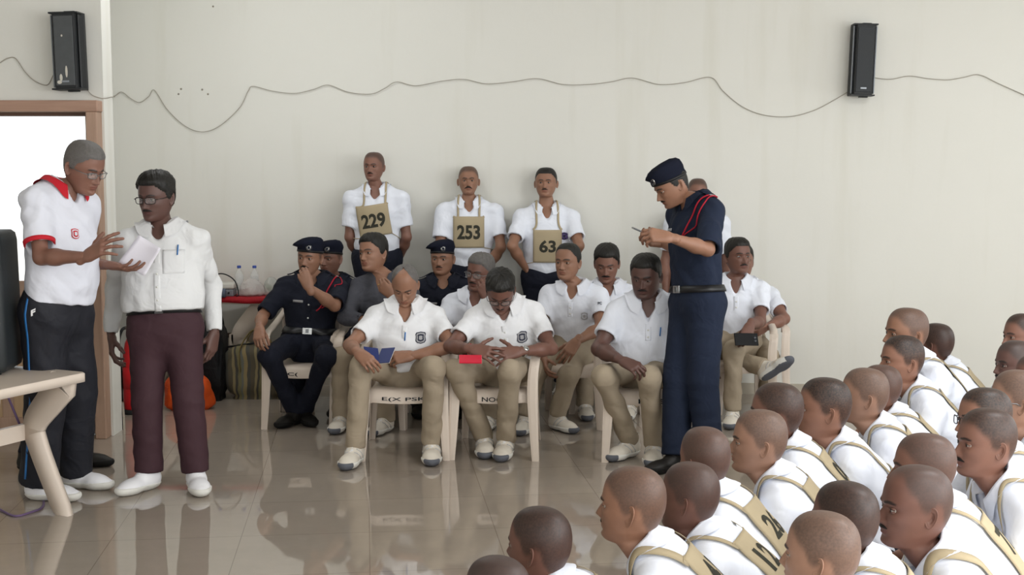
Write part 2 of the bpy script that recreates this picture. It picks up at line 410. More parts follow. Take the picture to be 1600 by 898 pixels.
def hair_geo(info, thick, bald=0.0, top=1.0, seed=0, low=0.0):
    "a shell of hair over the scalp part of the head grid"
    V, t, phi = info['V'], info['t'], info['phi']; nr, na = info['nr'], info['na']
    K = t < 20; nk = int(K.sum()); V = V[:nk]; z = V[..., 2]
    hl = hairline(np.broadcast_to(phi[None], z.shape), bald, low)
    msk = sstep((z - hl) / 10)
    du = np.gradient(V, axis=0); dv = np.roll(V, -1, 1) - np.roll(V, 1, 1); N = np.cross(du, dv); N /= np.linalg.norm(N, axis=2, keepdims=True) + 1e-9
    N *= np.sign(np.sum(N * (V - A(0, -5, 20)), -1, keepdims=True)); N[:2] = A(0, 0, 1)
    ph = rng.random(6) * 6
    nz = 1 + 0.16 * np.sin(V[..., 0] * 0.21 + ph[0]) * np.sin(V[..., 1] * 0.17 + ph[1]) + 0.10 * np.sin(V[..., 0] * 0.5 + V[..., 1] * 0.35 + ph[2]) + 0.07 * np.sin(V[..., 2] * 0.45 + V[..., 0] * 0.6 + ph[3])
    th = thick * (0.45 + 0.55 * top * sstep((z - 20) / 70)) * nz * msk
    G = V + N * (th[..., None] - 1.2 * (1 - msk[..., None])) + A(0, 0.0, 0)
    mm = MB(); ii, jj = np.meshgrid(np.arange(nk - 1), np.arange(na), indexing='ij'); j2 = (jj + 1) % na
    ok = (msk[ii, jj] > 0.02) | (msk[ii + 1, jj] > 0.02) | (msk[ii, j2] > 0.02)
    Q = np.stack([ii * na + jj, (ii + 1) * na + jj, (ii + 1) * na + j2, ii * na + j2], -1)[ok]
    tr = None
    vs = G.reshape(-1, 3)
    if msk[0].min() > 0.5:
        vs = np.concatenate([vs, [[0, -4, 122.5 + thick * top]]]); tr = [[nk * na, j, (j + 1) % na] for j in range(na)]
    used = np.unique(np.concatenate([Q.ravel(), np.array(tr).ravel() if tr is not None else np.array([], int)])); mp = np.full(len(vs), -1); mp[used] = np.arange(len(used))
    mm.add(vs[used], mp[Q], mp[np.array(tr)] if tr is not None else None)
    return mm
def face_fn(info):
    "front surface y at (x,z) in mm, from the head grid"
    V = info['V'].reshape(-1, 3); nr, na = info['nr'], info['na']
    ii, jj = np.meshgrid(np.arange(nr - 1), np.arange(na), indexing='ij'); j2 = (jj + 1) % na
    Q = np.stack([ii * na + jj, (ii + 1) * na + jj, (ii + 1) * na + j2, ii * na + j2], -1).reshape(-1, 4)
    bv = BVHTree.FromPolygons(V.tolist(), Q.tolist())
    def f(x, z):
        h = bv.ray_cast(Vector((x, 200, z)), Vector((0, -1, 0)), 200)
        return h[0][1] if h[0] is not None else 40.0
    return f
def moustache_geo(f, wide=30, thick=7.0, hgt=8.5, droop=8.0):
    hgt = hgt + 3.5; thick = thick + 1
    m = MB(); xs = np.linspace(-1, 1, 25); G = []
    for v, k in ((-1, 0), (-0.8, 0.5), (-0.3, 1), (0.3, 1), (0.8, 0.6), (1, 0)):
        row = []
        for x in xs:
            a = abs(x); zc = -50.0 - droop * a ** 2; hh = hgt * (1 - 0.75 * a ** 2) * 0.5 * (0.75 if a < 0.06 else 1)
            z = zc - v * hh; X = x * wide
            row.append([X, f(X, z) + thick * k * (1 - 0.8 * a ** 3) * 0.6 - (1 if k == 0 else 0), z])
        G.append(row)
    m.grid(G); return m
def eye_geo(C, gaze):
    m = MB(); g = nrm(gaze); a = nrm(np.cross(g, A(0, 0, 1))); b = np.cross(a, g); n = 18; rr = 12.6
    angs = np.radians([0.5, 10, 18, 27, 27.5, 45, 70, 100, 130, 179])
    V = [C + rr * (math.cos(t) * g + math.sin(t) * (math.cos(p) * a + math.sin(p) * b)) for t in angs for p in 2 * math.pi * np.arange(n) / n]
    for i in range(len(angs) - 1):
        mi = 0 if i < 1 else (1 if i < 4 else 2)
        q = [[i * n + k, i * n + (k + 1) % n, (i + 1) * n + (k + 1) % n, (i + 1) * n + k] for k in range(n)]
        if i == 0: m.add(V, q, mi=mi)
        else: m.q.append(np.array(q)); m.mi += [mi] * n
    return m
def glasses_geo(f, w=23, h=16, half=False):
    fr, ln = MB(), MB()
    for s in (1, -1):
        pts = []
        for k in range(28):
            a = 2 * math.pi * k / 28; cx = math.copysign(abs(math.cos(a)) ** 0.6, math.cos(a)) * w; cz = math.copysign(abs(math.sin(a)) ** 0.6, math.sin(a)) * h
            x = s * 32 + cx; pts.append(A(x, 101 - 0.004 * x * x, -2 + cz))
        fr.tube(pts, 1.9, 6, closed=True)
        c = A(s * 32, 101 - 4, -2); n = len(pts)
        ln.add(np.concatenate([np.array(pts) - A(0, 0.8, 0), [c]]), None, [[n, k, (k + 1) % n] for k in range(n)])
        ln.add(np.concatenate([np.array(pts) + A(0, 0.5, 0), [c + A(0, 1.3, 0)]]), None, [[n, (k + 1) % n, k] for k in range(n)])
        fr.tube([A(s * 55, 89, 3), A(s * 70, 80, 4), A(s * 78, 40, 3), A(s * 77, 5, 4), A(s * 75, -12, -4)], 1.8, 6)
    fr.tube([A(-9, 102, 2), A(0, 105, 4), A(9, 102, 2)], 1.8, 6)
    return fr, ln
def beret_geo(side=1):
    "soft beret pulled to the wearer's right; band, crown and badge in head millimetres"
    cr, bd, bg = MB(), MB(), MB(); n = 48; a = 2 * math.pi * np.arange(n) / n
    def ring(cx, cy, cz, rx, ry, tx=0, ty=0): 
        X = rx * np.sin(a); Y = ry * np.cos(a); return np.stack([cx + X, cy + Y, cz + tx * X + ty * Y], -1)
    s = side
    rows = [ring(0, -4, 40, 81, 104, 0, 0.12), ring(0, -4, 62, 82, 104, 0, 0.12), ring(s * 6, -2, 76, 94, 112, -s * 0.10, 0.10), ring(s * 13, 0, 88, 101, 114, -s * 0.18, 0.08), ring(s * 13, 0, 104, 94, 108, -s * 0.22, 0.05),
            ring(s * 9, -4, 120, 74, 90, -s * 0.2, 0.03), ring(s * 6, -6, 131, 46, 58, -s * 0.16, 0.0), ring(s * 4, -6, 135, 20, 26, -s * 0.1, 0.0), ring(s * 4, -6, 136, 1, 1)]
    for i, rw in enumerate(rows):
        if 2 <= i <= 6:
            k = 2.5 * np.sin(3 * a + i) + 1.6 * np.sin(7 * a + 2 * i); rows[i] = rw + np.stack([k * np.sin(a), k * np.cos(a), 0.5 * k], -1)
    cr.grid(np.array(rows), closed_v=True)
    bd.grid(np.array([ring(0, -4, 33, 79, 102, 0, 0.12), ring(0, -4, 33, 83.5, 106, 0, 0.12), ring(0, -4, 47, 83.5, 106, 0, 0.12), ring(0, -4, 47, 80, 102, 0, 0.12)]), closed_v=True, closed_u=True)
    c = A(-s * 34, 101, 78); nn = nrm(A(-s * 0.42, 1, 0.1)); u = nrm(np.cross(nn, A(0, 0, 1))); v = np.cross(u, nn)
    for r0, r1, h0, h1, mi in ((0.01, 9, 3.0, 2.6, 1), (9, 11, 2.6, 2.2, 0), (11, 15, 2.2, 1.8, 1), (15, 17.5, 1.8, -1, 0)):
        b = 2 * math.pi * np.arange(24) / 24
        bg.grid(np.array([[c + r * (math.cos(q) * u + 1.15 * math.sin(q) * v) + h * nn for q in b] for r, h in ((r0, h0), (r1, h1))]), closed_v=True, mi=mi)
    return cr, bd, bg
def drape(v, q, amp, wl, seed, dirs=None):
    "soft cloth folds pushed into a garment along its normals"
    r_ = np.random.default_rng(seed); t = v[q]; n_ = np.cross(t[:, 2] - t[:, 0], t[:, 3] - t[:, 1]); N = np.zeros_like(v)
    for k in range(4):
        for i in range(3): N[:, i] += np.bincount(q[:, k], n_[:, i], len(v))
    N /= np.linalg.norm(N, axis=1, keepdims=True) + 1e-12; d = np.zeros(len(v))
    for k in range(5):
        a = r_.normal(size=3); a[2] *= 1.3; a = nrm(a); b = nrm(r_.normal(size=3)); w = wl * r_.uniform(.7, 1.6); msk = .5 + .5 * np.sin(v @ nrm(r_.normal(size=3)) * 2 * math.pi / .31 + r_.random() * 6)
        x = np.sin(v @ a * 2 * math.pi / w + 1.3 * np.sin(v @ b * 2 * math.pi / (w * 2.7) + r_.random() * 6) + r_.random() * 6); d += (np.abs(x) ** 1.6 * np.sign(x)) * msk
    return v + N * (amp * d / 1.6)[:, None], q
# ---------------------------------------------------------------- hands (metres; right hand, wrist at 0, fingers +y, back of the hand +z, thumb on -x)
HANDS = {}
def hand_geo(pose):
    if pose in HANDS: return HANDS[pose]
    PO = {'relax': ([(18, 28, 16), (22, 32, 18), (26, 34, 18), (30, 36, 18)], 4, (-0.55, 0.70, -0.40), 18),
          'flat': ([(8, 10, 6), (8, 10, 6), (9, 11, 6), (10, 12, 6)], 5, (-0.75, 0.65, -0.15), 8),
          'spread': ([(10, 16, 10), (14, 18, 10), (16, 20, 10), (18, 22, 10)], 11, (-0.85, 0.50, -0.15), 8),
          'grip': ([(45, 60, 35), (50, 65, 35), (54, 66, 35), (58, 66, 35)], 1, (-0.25, 0.80, -0.62), 35),
          'hold': ([(30, 42, 22), (34, 46, 24), (38, 48, 24), (42, 50, 24)], 3, (-0.30, 0.72, -0.68), 18),
          'fist': ([(70, 90, 55), (72, 92, 55), (74, 92, 55), (76, 92, 55)], 1, (-0.05, 0.80, -0.60), 50),
          'palm_up': ([(14, 30, 20), (12, 26, 18), (14, 24, 18), (18, 24, 18)], 5, (-0.70, 0.62, -0.38), 12)}
    cur, spr, td, tc = PO[pose]
    S = SDF()
    mc = [(-.031, .090, 0), (-.0105, .096, .002), (.0105, .092, .001), (.030, .082, -.003)]
    ln = [(.044, .026, .022), (.049, .030, .023), (.045, .028, .023), (.036, .021, .020)]; rd = [(.0098, .0088, .0080), (.0100, .0090, .0080), (.0096, .0086, .0078), (.0086, .0076, .0070)]
    S.cone((0, -.035, 0), (0, .012, 0), .0265, .027, (0, 0, 1), .74, .7, k=.01)
    for c, w in zip(mc, (.0135, .0135, .013, .012)): S.cone((c[0] * .55, .008, 0), c, .0165, w, (0, 0, 1), .8, .85, k=.014)
    S.cone((-.016, .02, -.008), (-.027, .05, -.010), .017, .014, k=.016); S.cone((.018, .02, -.006), (.024, .06, -.006), .013, .010, k=.014)
    for i in range(4):
        p = A(*mc[i]); an = 0; s = R((i - 1.4) * spr)
        for j in range(3):
            an += R(cur[i][j]); d = A(math.sin(s) * math.cos(an), math.cos(s) * math.cos(an), -math.sin(an))
            q = p + d * ln[i][j]; S.cone(p, q, rd[i][j], rd[i][min(j + 1, 2)] * (1 if j < 2 else .9), k=.0035 if j else .007); p = q
    p = A(-.024, .026, -.008); d = nrm(A(*td))
    for L, r0, r1, b in ((.042, .0135, .0112, 0), (.032, .0112, .0102, tc), (.026, .0102, .0085, tc)):
        ax = nrm(np.cross(d, A(0.3, 0.2, -1))); a = R(b); tgt = nrm(A(.55, .5, -.5)); d = nrm(d + tgt * math.sin(a) * .9)
        q = p + d * L; S.cone(p, q, r0, r1, k=.008); p = q
    HANDS[pose] = S.mesh(.0034, 1)
    return HANDS[pose]
# ---------------------------------------------------------------- shoes (sole at z=0, heel at y=-.07, toe +y)
SHOES = {}
def shoe_meshes(kind):
    if kind in SHOES: return SHOES[kind]
    def foot(off, up=True):
        S = SDF()
        S.cone((0, -.035, .045), (0, .02, .05), .040 + off, .042 + off, (0, 0, 1), 1, 1, k=.02)
        S.cone((0, .0, .05), (.004, .12, .035), .042 + off, .043 + off, (0, 0, 1), 1, .72, k=.03)
        S.cone((.004, .11, .034), (.006, .165, .028), .044 + off, .034 + off, (0, 0, 1), .72, .68, k=.03)
        return S
    U = foot(0)
    U.cone((0, -.03, .06), (0, -.022, .115), .041, .044, k=.02); U.cone((0, .02, .07), (0, -.01, .10), .035, .036, k=.02)
    U.cone((0, -.024, .125), (0, -.02, .16), .034, .040, k=.004, op='s'); U.half((0, 0, .022), (0, 0, -1)); U.half((0, 0, .118), (0, .25, 1))
    uv = U.mesh(.005, 1)
    S = foot(.006); S.half((0, 0, 0.0), (0, 0, -1)); S.half((0, -.05, .030), (0, -.05, 1))
    sv = S.mesh(.005, 1)
    if kind == 'sneaker': mu, ms, ml = M_['shoe_white'], M_['sole_white'], M_['lace']
    elif kind == 'trainer': mu, ms, ml = M_['shoe_cream'], M_['sole_grey'], M_['lace']
    else: mu, ms, ml = M_['shoe_black'], M_['sole_black'], M_['shoe_black']
    m1 = MB().add(*uv).mesh('shoe', [mu]); 
    v, q = sv; cz = v[q].mean(1); mi = np.zeros(len(q), int)
    m2 = MB(); m2.add(v, q); mm = [ms]
    if kind == 'trainer':
        mm = [M_['sole_white'], ms]; mi = ((cz[:, 1] > .165) | (cz[:, 2] < .008)).astype(int)
    m2.mi = list(mi); m2 = m2.mesh('sole', mm)
    l = MB()
    for i in range(5):
        y = .035 + .02 * i; h = .098 - .013 * i
        l.tube([A(-.028, y - .004, h - .012), A(-.014, y, h - .001), A(0, y + .003, h + .003), A(.014, y, h - .001), A(.028, y - .004, h - .012)], .0032, 6)
        if i < 4: l.tube([A(-.024, y, h - .008), A(0, y + .01, h - .001), A(.024, y + .02, h - .018)], .003, 6)
    st = None
    if kind == 'trainer':
        st = MB()
        for s in (1, -1):
            for y0 in (.0, .03):
                pp = [A(s * .02, y0 + .045, .085), A(s * .032, y0 + .035, .07), A(s * .042, y0 + .02, .05), A(s * .044, y0 + .012, .036)]
                st.tube([U.stick(p[None], .001)[0] for p in pp], .005, 6, flat=.5)
        st = st.mesh('side_stripes', M_['stripe_grey'])
    SHOES[kind] = (m1, m2, l.mesh('laces', ml), st)
    return SHOES[kind]
# ---------------------------------------------------------------- materials used by people
M_ = {}
def M(name, *a, **k): M_[name] = mat(name, *a, **k); return M_[name]
M('white_polo', 'dfe3ed', .85, .2, bump=.25, bscale=420, folds=.55, fscale=7)
M('cream_polo', 'dddee1', .85, .2, bump=.25, bscale=420, folds=.55, fscale=7)
M('white_shirt', 'd6d7d8', .8, .25, bump=.1, bscale=500, folds=.6, fscale=8)
M('white_tee', 'd3d5df', .8, .25, bump=.15, bscale=400, folds=.5, fscale=6)
M('red_trim', 'b81e2c', .7, .3)
M('navy_cloth', '191c28', .85, .25, bump=.2, bscale=400, folds=.6, fscale=9)
M('navy_drill', '1d2537', .85, .25, bump=.2, bscale=400, folds=.55, fscale=8)
M('black_cloth', '17181d', .8, .3, bump=.2, bscale=400, folds=.6, fscale=8)
M('grey_cloth', '4a4b52', .9, .2, bump=.3, bscale=350, folds=.7, fscale=9)
M('khaki', '9c8f7c', .85, .2, bump=.25, bscale=420, folds=.5, fscale=7)
M('maroon', '3d272d', .75, .3, bump=.2, bscale=450, folds=.4, fscale=6)
M('track_black', '1e1f26', .7, .35, bump=.15, bscale=400, folds=.6, fscale=7)
M('bib_khaki', 'a99b80', .9, .15, bump=.4, bscale=600, var=.08, vscale=8)
M('bib_ink', '3b3a33', .9, .1, var=.35, vscale=60)
M('pen_ink', '2c3358', .8, .2)
M('leather_black', '121214', .45, .5, bump=.15, bscale=120)
M('silver', 'b9bab8', .25, .6, metal=.9); M('gold', 'b79a55', .3, .6, metal=.9)
M('shoe_white', 'e6e6ea', .6, .35, bump=.1, bscale=120); M('sole_white', 'd9d8d2', .6, .35); M('shoe_cream', 'd5cec2', .65, .3, bump=.3, bscale=300, var=.08, vscale=30)
M('sole_grey', '5d6068', .7, .3); M('shoe_black', '1b1917', .55, .4, bump=.15, bscale=80); M('sole_black', '121110', .7, .3); M('lace', 'e4e4e6', .8, .2); M('stripe_grey', 'b7b6b6', .5, .4)
M('hair_black', '15130f', .55, .45, bump=.8, bscale=160); M('hair_grey', '5f5c5a', .6, .4, bump=.8, bscale=170, var=.3, vscale=60); M('hair_white', '8d8983', .6, .4, bump=.8, bscale=170, var=.25, vscale=60); M('moustache', '17120f', .65, .35, bump=.8, bscale=220)
M('beret_wool', '1a1d29', .95, .1, bump=.5, bscale=500); M('beret_band', '0e0e10', .5, .4)
M('eye_white', 'aaa298', .25, .5); M('iris', '2a1710', .15, .6); M('pupil', '050404', .1, .6)
M('frame_dark', '1a1512', .35, .5); M('frame_steel', '77797a', .3, .6, metal=.7); M('lens', 'f2f4f4', .03, .5, trans=.0, alpha=.06)
M('crest_navy', '2a2d3e', .7, .3); M('crest_silver', '9b9a9c', .6, .35); M('crest_purple', '5a4a7e', .7, .3); M('crest_pale', 'c9ccd4', .7, .3)
M('lanyard_red', 'a3182c', .6, .3); M('thread_red', 'b03028', .7, .3); M('pen_blue', '2f6fae', .4, .4); M('button', 'd8d8d2', .4, .4)
SKINS = {k: skin_mat('skin_' + k, c) for k, c in dict(deep='5a4039', dark='6c4b40', brown='7d594b', mid='8c6753', warm='986a50', light='9a7764').items()}
SKINS['mid_crop'] = skin_mat('skin_mid_crop', '8f6856', '14110f', None, .93); SKINS['brown_crop'] = skin_mat('skin_brown_crop', '7d594b', '191512', None, .86); SKINS['dark_crop'] = skin_mat('skin_dark_crop', '6c4b40', '17120f', None, .84)
EYE_M = [M_['pupil'], M_['iris'], M_['eye_white']]
EXPORT = {}
def face_dir(yaw): return A(math.sin(R(yaw)), -math.cos(R(yaw)), 0)
def head_frame(yaw, pitch=0, roll=0):
    f = face_dir(yaw); r = A(f[1], -f[0], 0); c, s = math.cos(R(pitch)), math.sin(R(pitch)); f2 = f * c + UP * s; u2 = UP * c - f * s
    c, s = math.cos(R(roll)), math.sin(R(roll)); r2 = r * c + u2 * s; u3 = u2 * c - r * s
    return np.stack([r2, f2, u3], 1)        # columns: right, forward, up
def person(label, q, group=None):
    """q: the pose and the looks. Pixel pairs are read off the photograph and put at real depths (bone lengths and the floor fix the rest)."""
    g = lambda k, d=None: q.get(k, d)
    hs = g('hs', 1.0); bs = g('bs', 1.0); D = q['D']
    HM = head_frame(g('hyaw', 0), g('hpitch', 0), g('hroll', 0)); H0 = P(*q['head'], D)
    mm = .001 * hs
    ty = g('tyaw', g('hyaw', 0)); f = face_dir(ty); r = A(f[1], -f[0], 0); f0, r0 = f.copy(), r.copy()
    base = H0 + HM @ (A(0, -24, -100) * mm)
    if 'neck' in q: NB = P(q['neck'][0], q['neck'][1], D + (q['neck'][2] if len(q['neck']) > 2 else 0))
    else: NB = base + (UP * -.058 - f * .008 * 1) * hs
    NB = NB + g('nadd', A(0, 0, 0))
    # pelvis
    Lt = g('Lt', .50) * bs
    if 'pelvis' in q:
        if len(q['pelvis']) == 3 and isinstance(q['pelvis'], np.ndarray): PV = q['pelvis']
        else: PV = P(q['pelvis'][0], q['pelvis'][1], D + q['pelvis'][2])
    else:
        ln = R(g('lean', 5)); sd = R(g('side', 0)); ax = f * math.sin(ln) + r * math.sin(sd); PV = NB - nrm(ax + UP * math.cos(ln)) * Lt
        if 'seat' in q and not g('free'):
            # sitting: slide the pelvis back until it rests at the seat height
            PV = NB - f * g('slide', .0) - r * math.sin(sd) * (NB[2] - q['seat']); PV[2] = q['seat']
    if g('stand'): Lth, Lsh = (PV[2] - .09) * .512, (PV[2] - .09) * .488
    if g('floor'):
        NB = NB - f * .022 * hs + UP * .008
        ln = R(g('lean', 36)); PV = NB - f * Lt * math.sin(ln) - UP * Lt * math.cos(ln)
        if PV[2] < .105: PV = NB - f * math.sqrt(max(.01, Lt ** 2 - (NB[2] - .105) ** 2)); PV[2] = .105
        if PV[2] < .16:
            q.update(knR=[.74, .64, .12], knL=[-.74, .64, .12], anR=[-.9, .35, -.22], anL=[.9, .30, -.16], air=1)
        else:
            e = min(.9, (PV[2] - .07) / .43); q.update(knR=[.3, math.sqrt(1 - e * e), -e], knL=[-.3, math.sqrt(1 - e * e), -e], anR=[-.1, -1, .04], anL=[.1, -1, .04], toeR=(ty + 180, -60), toeL=(ty + 180, -60))
        q.setdefault('elR', [.38, .30, -.88]); q.setdefault('elL', [-.38, .30, -.88]); q.setdefault('wrR', [-.25, .80, -.45]); q.setdefault('wrL', [.25, .80, -.45]); q.setdefault('airR', 1); q.setdefault('airL', 1)
    if g('seat') is not None:
        q.setdefault('knR', [.16, 1, -.04]); q.setdefault('knL', [-.16, 1, -.04])
    u = nrm(NB - PV); r = nrm(r - u * (r @ u)); f = np.cross(u, r)
    TL = np.linalg.norm(NB - PV)
    pt = lambda x, y, z: PV + r * x + f * y + u * z            # torso coordinates, z from 0 (hips) to TL (neck base)
    sw = g('sw', .178) * bs; shr = g('shrug', 0.0)
    sh = {1: pt(sw, g('shf', 0.0), TL - .072 + shr), -1: pt(-sw, g('shf', 0.0), TL - .072 + shr)}
    tws = g('twist', 0.0)
    La, Lf = g('La', .285) * bs, g('Lf', .25) * bs; Lth, Lsh = g('Lth', .43) * bs, g('Lsh', .41) * bs
    def lim(spec, par, L, dflt):
        if spec is None: return par + nrm(dflt) * L
        if isinstance(spec, list): return par + nrm(r0 * spec[0] + f0 * spec[1] + UP * spec[2]) * L
        if isinstance(spec, np.ndarray): return par + nrm(r * spec[0] + f * spec[1] + u * spec[2]) * L
        return J(par, spec[0], spec[1], L, spec[2] if len(spec) > 2 else -1)
    el, wr, hip, kn, an = {}, {}, {}, {}, {}
    for s, n in ((1, 'R'), (-1, 'L')):
        el[s] = lim(g('el' + n), sh[s], La, -u + r * s * .18 - f * .05); wr[s] = lim(g('wr' + n), el[s], Lf, -u + f * .25)
        hip[s] = pt(s * .088 * bs, 0, 0) if not g('hips') else P(*g('hips')[0 if s == 1 else 1])
        kn[s] = lim(g('kn' + n), hip[s], Lth, -UP); a = g('an' + n)
        if a is not None and len(a) == 4: an[s] = PZ(a[0], a[1], a[3])          # on a plane at a known height
        else: an[s] = lim(a, kn[s], Lsh, -UP)
        if g('stand'):
            if a is None: an[s] = A(hip[s][0] + r0[0] * s * .03, hip[s][1] + r0[1] * s * .03, .088)
            kn[s] = hip[s] + (an[s] - hip[s]) * .51 + f0 * .03
        if g('check'): print(label[:28], n, 'shin %.2f thigh %.2f' % (np.linalg.norm(an[s] - kn[s]), np.linalg.norm(kn[s] - hip[s])), 'knee', kn[s].round(2), 'ank', an[s].round(2), 'wr', wr[s].round(2))
    if g('check'): print(label[:30], 'NB', NB.round(2), 'PV', PV.round(2), 'TL %.2f' % TL, 'H', H0.round(2))
    base_pt = A(PV[0], PV[1], 0.0)
    cw, cd, ww, wd = g('cw', .158) * bs, g('cd', .105) * bs, g('ww', .140) * bs, g('wd', .100) * bs; bel = g('belly', 0.0)
    def torso(S, o, sho=0.0, cut=None, bel=bel):
        S.cone(pt(0, 0, -.02), pt(0, .005 + bel * .5, .16 * TL / .5), .150 * bs + o, ww + o, f, .70, wd / ww, k=.06, cut=cut)
        if bel: S.cone(pt(0, bel * .6, .10), pt(0, bel * .6, .22), ww * .8 + o, ww * .8 + o, f, .75, .75, k=.10, cut=cut)
        S.cone(pt(0, .005 + bel * .4, .15 * TL / .5), pt(0, .005, .33 * TL / .5), ww + o, cw + o, f, wd / ww, cd / cw, k=.06, cut=cut)
        S.cone(pt(0, .005, .32 * TL / .5), pt(0, -.015, TL - .075), cw + o, cw * .80 + o, f, cd / cw, .62, k=.06)
        for s in (1, -1):
            S.cone(pt(s * .035, -.022, TL - .042), sh[s] + u * .002, .050 + o * .8, .047 + o * .6 + sho, f, 1, 1, k=.06)
        return S
    mesh = MB()
    # ------------------------------------------------ head
    hp = dict(g('hp', {})); hm, W, info = head_geo(hp)
    TT = np.stack([r, f, u], 1); tone0 = np.concatenate(hm.tone)
    v = np.concatenate(hm.v) * mm
    wv = v @ HM.T + H0; tv = (v - A(0, -.021, -.158) * hs) @ TT.T + NB
    wv = wv * (1 - W[:, None]) + tv * W[:, None]
    mesh.add(wv, np.concatenate(hm.q), np.concatenate(hm.t), tone=tone0)
    # ------------------------------------------------ body under the clothes
    B = SDF(); torso(B, -.012, bel=0.0)
    B.cone(pt(0, -.02, TL - .05), NB + (base - NB) * .5, .058 * hs, .050 * hs, k=.03)
    fat = g('arm', 1.0)
    for s in (1, -1):
        B.cone(sh[s], sh[s] + (el[s] - sh[s]) * .55, .047 * fat, .043 * fat, k=.03); B.cone(sh[s] + (el[s] - sh[s]) * .5, el[s], .043 * fat, .036 * fat, k=.025)
        ed = nrm(wr[s] - el[s]); B.cone(el[s], el[s] + ed * .09, .037 * fat, .040 * fat, k=.02); B.cone(el[s] + ed * .08, wr[s] - ed * .005, .040 * fat, .0255, k=.02)
        B.cone(hip[s], kn[s], .070, .050, k=.04); B.cone(kn[s], an[s], .048, .036, k=.03)
    mesh.add(*B.mesh(g('vox', .0085), 2))
    for s, n in ((1, 'R'), (-1, 'L')):
        pose = g('hand' + n, 'relax'); hv, hq = hand_geo(pose)
        fd = g('fd' + n); dn = g('dn' + n)
        Y = nrm(wr[s] - el[s]) if fd is None else nrm(A(*fd)); Z = r * s + f * .3 if dn is None else A(*dn)
        Z = nrm(Z - Y * (Z @ Y)); X = np.cross(Y, Z); hv = hv * g('hsz', 1.0) * bs
        if s < 0: hv = hv * A(-1, 1, 1); hq = hq[:, ::-1]
        w0 = wr[s] + Y * .004
        mesh.add(hv @ np.stack([X, Y, Z], 0) + w0, hq)
        EXPORT[(label, n)] = (w0, X, Y, Z)
    mesh.v = [x - base_pt for x in mesh.v]
    sk = SKINS[g('skin', 'brown')]
    root = link('person', mesh.mesh('person', [sk], tone=True), None, base_pt); tag(root, label, 'person', group)
    def put(name, mb, mats, parent=None, **k):
        mb.v = [x - base_pt for x in mb.v]; o = link(name, mb.mesh(name, mats, **k), parent or root); return o
    hx = lambda mb: (setattr(mb, 'v', [(x * mm) @ HM.T + H0 for x in mb.v]), mb)[1]
    # ------------------------------------------------ eyes, hair, moustache, glasses, beret
    gz = g('gaze', (0, 1, -.05))
    if g('eyes', True):
        for C in info['ec']: put('eye', hx(eye_geo(C, A(*gz))), EYE_M)
    if g('hair'):
        h = g('hair'); put('hair', hx(hair_geo(info, h[0], hp.get('bald', 0), h[2] if len(h) > 2 else 1.0)), M_[h[1]])
    ff = None
    if g('mous'):
        ff = face_fn(info); put('moustache', hx(moustache_geo(ff, *g('mous'))), M_[g('mousm', 'moustache')])
    if g('glasses'):
        a, b = glasses_geo(None, *g('glasses')[1:]); o = put('glasses', hx(a), M_[g('glasses')[0]]); put('lenses', hx(b), M_['lens'], o)
    if g('beret'):
        a, b, c = beret_geo(); o = put('beret', hx(a), M_['beret_wool']); put('band', hx(b), M_['beret_band'], o); put('badge', hx(c), [M_['silver'], M_['navy_cloth']], o)
    # ------------------------------------------------ shirt
    so = g('so', .010); sm = g('shirt', 'white_polo'); sl = g('sleeve', .62); hem = g('hem', .02); S = SDF(); torso(S, so, .004, [(pt(0, 0, hem), -u)]); slr = g('slr', .062)
    for s in (1, -1):
        e = el[s] - sh[s]
        if sl <= 1.0:
            end = sh[s] + e * sl; dn_ = nrm(e)
            S.cone(sh[s], end + dn_ * .06, slr - .002, slr + .005 * bs, k=.045, cut=[(end, dn_)])
        else:
            S.cone(sh[s], el[s], slr - .002, .055, k=.04); L_ = min(1.0, sl - 1.0); end = el[s] + (wr[s] - el[s]) * L_; dn_ = nrm(wr[s] - el[s])
            S.cone(el[s], end + dn_ * .03, .055, .051 - .010 * L_, k=.03, cut=[(end, dn_)])
        q[('end', s)] = (end, dn_)
    for s in (1, -1):
        end, dn_ = q[('end', s)]
        rr = (slr - .0135) if sl <= 1 else (.030 if sl > 1.8 else .038); S.cone(end - dn_ * .03, end + dn_ * .08, rr, rr + .003, k=.004, op='s')
    # neck opening and the open placket
    vn = g('vneck', .085) * .55; NA = nrm(u * .8 + (base - NB) * 4)
    S.cone(NB + u * .00 + f * .006, NB + NA * .12, .056 * hs, .066 * hs, k=.012, op='s')
    if vn: S.cone(pt(0, .075, TL - .02), pt(0, cd + .02, TL - .035 - vn), .040, .004, k=.01, op='s'); S.cone(pt(0, .07, TL + .02), pt(0, cd + .05, TL - .035 - vn * .8), .04, .012, k=.01, op='s')
    S0 = SDF(); S0.p = [x for x in S.p if x.op == 'u']
    fseed = sum(map(ord, label)); so_ = put('shirt', MB().add(*drape(*S.mesh(g('voxs', .0078), 2), g("fold", .0042), .10, fseed)), M_[sm])
    q['S0'], q['pt'], q['TL'], q['put'], q['f'], q['r'], q['u'] = S0, pt, TL, put, f, r, u
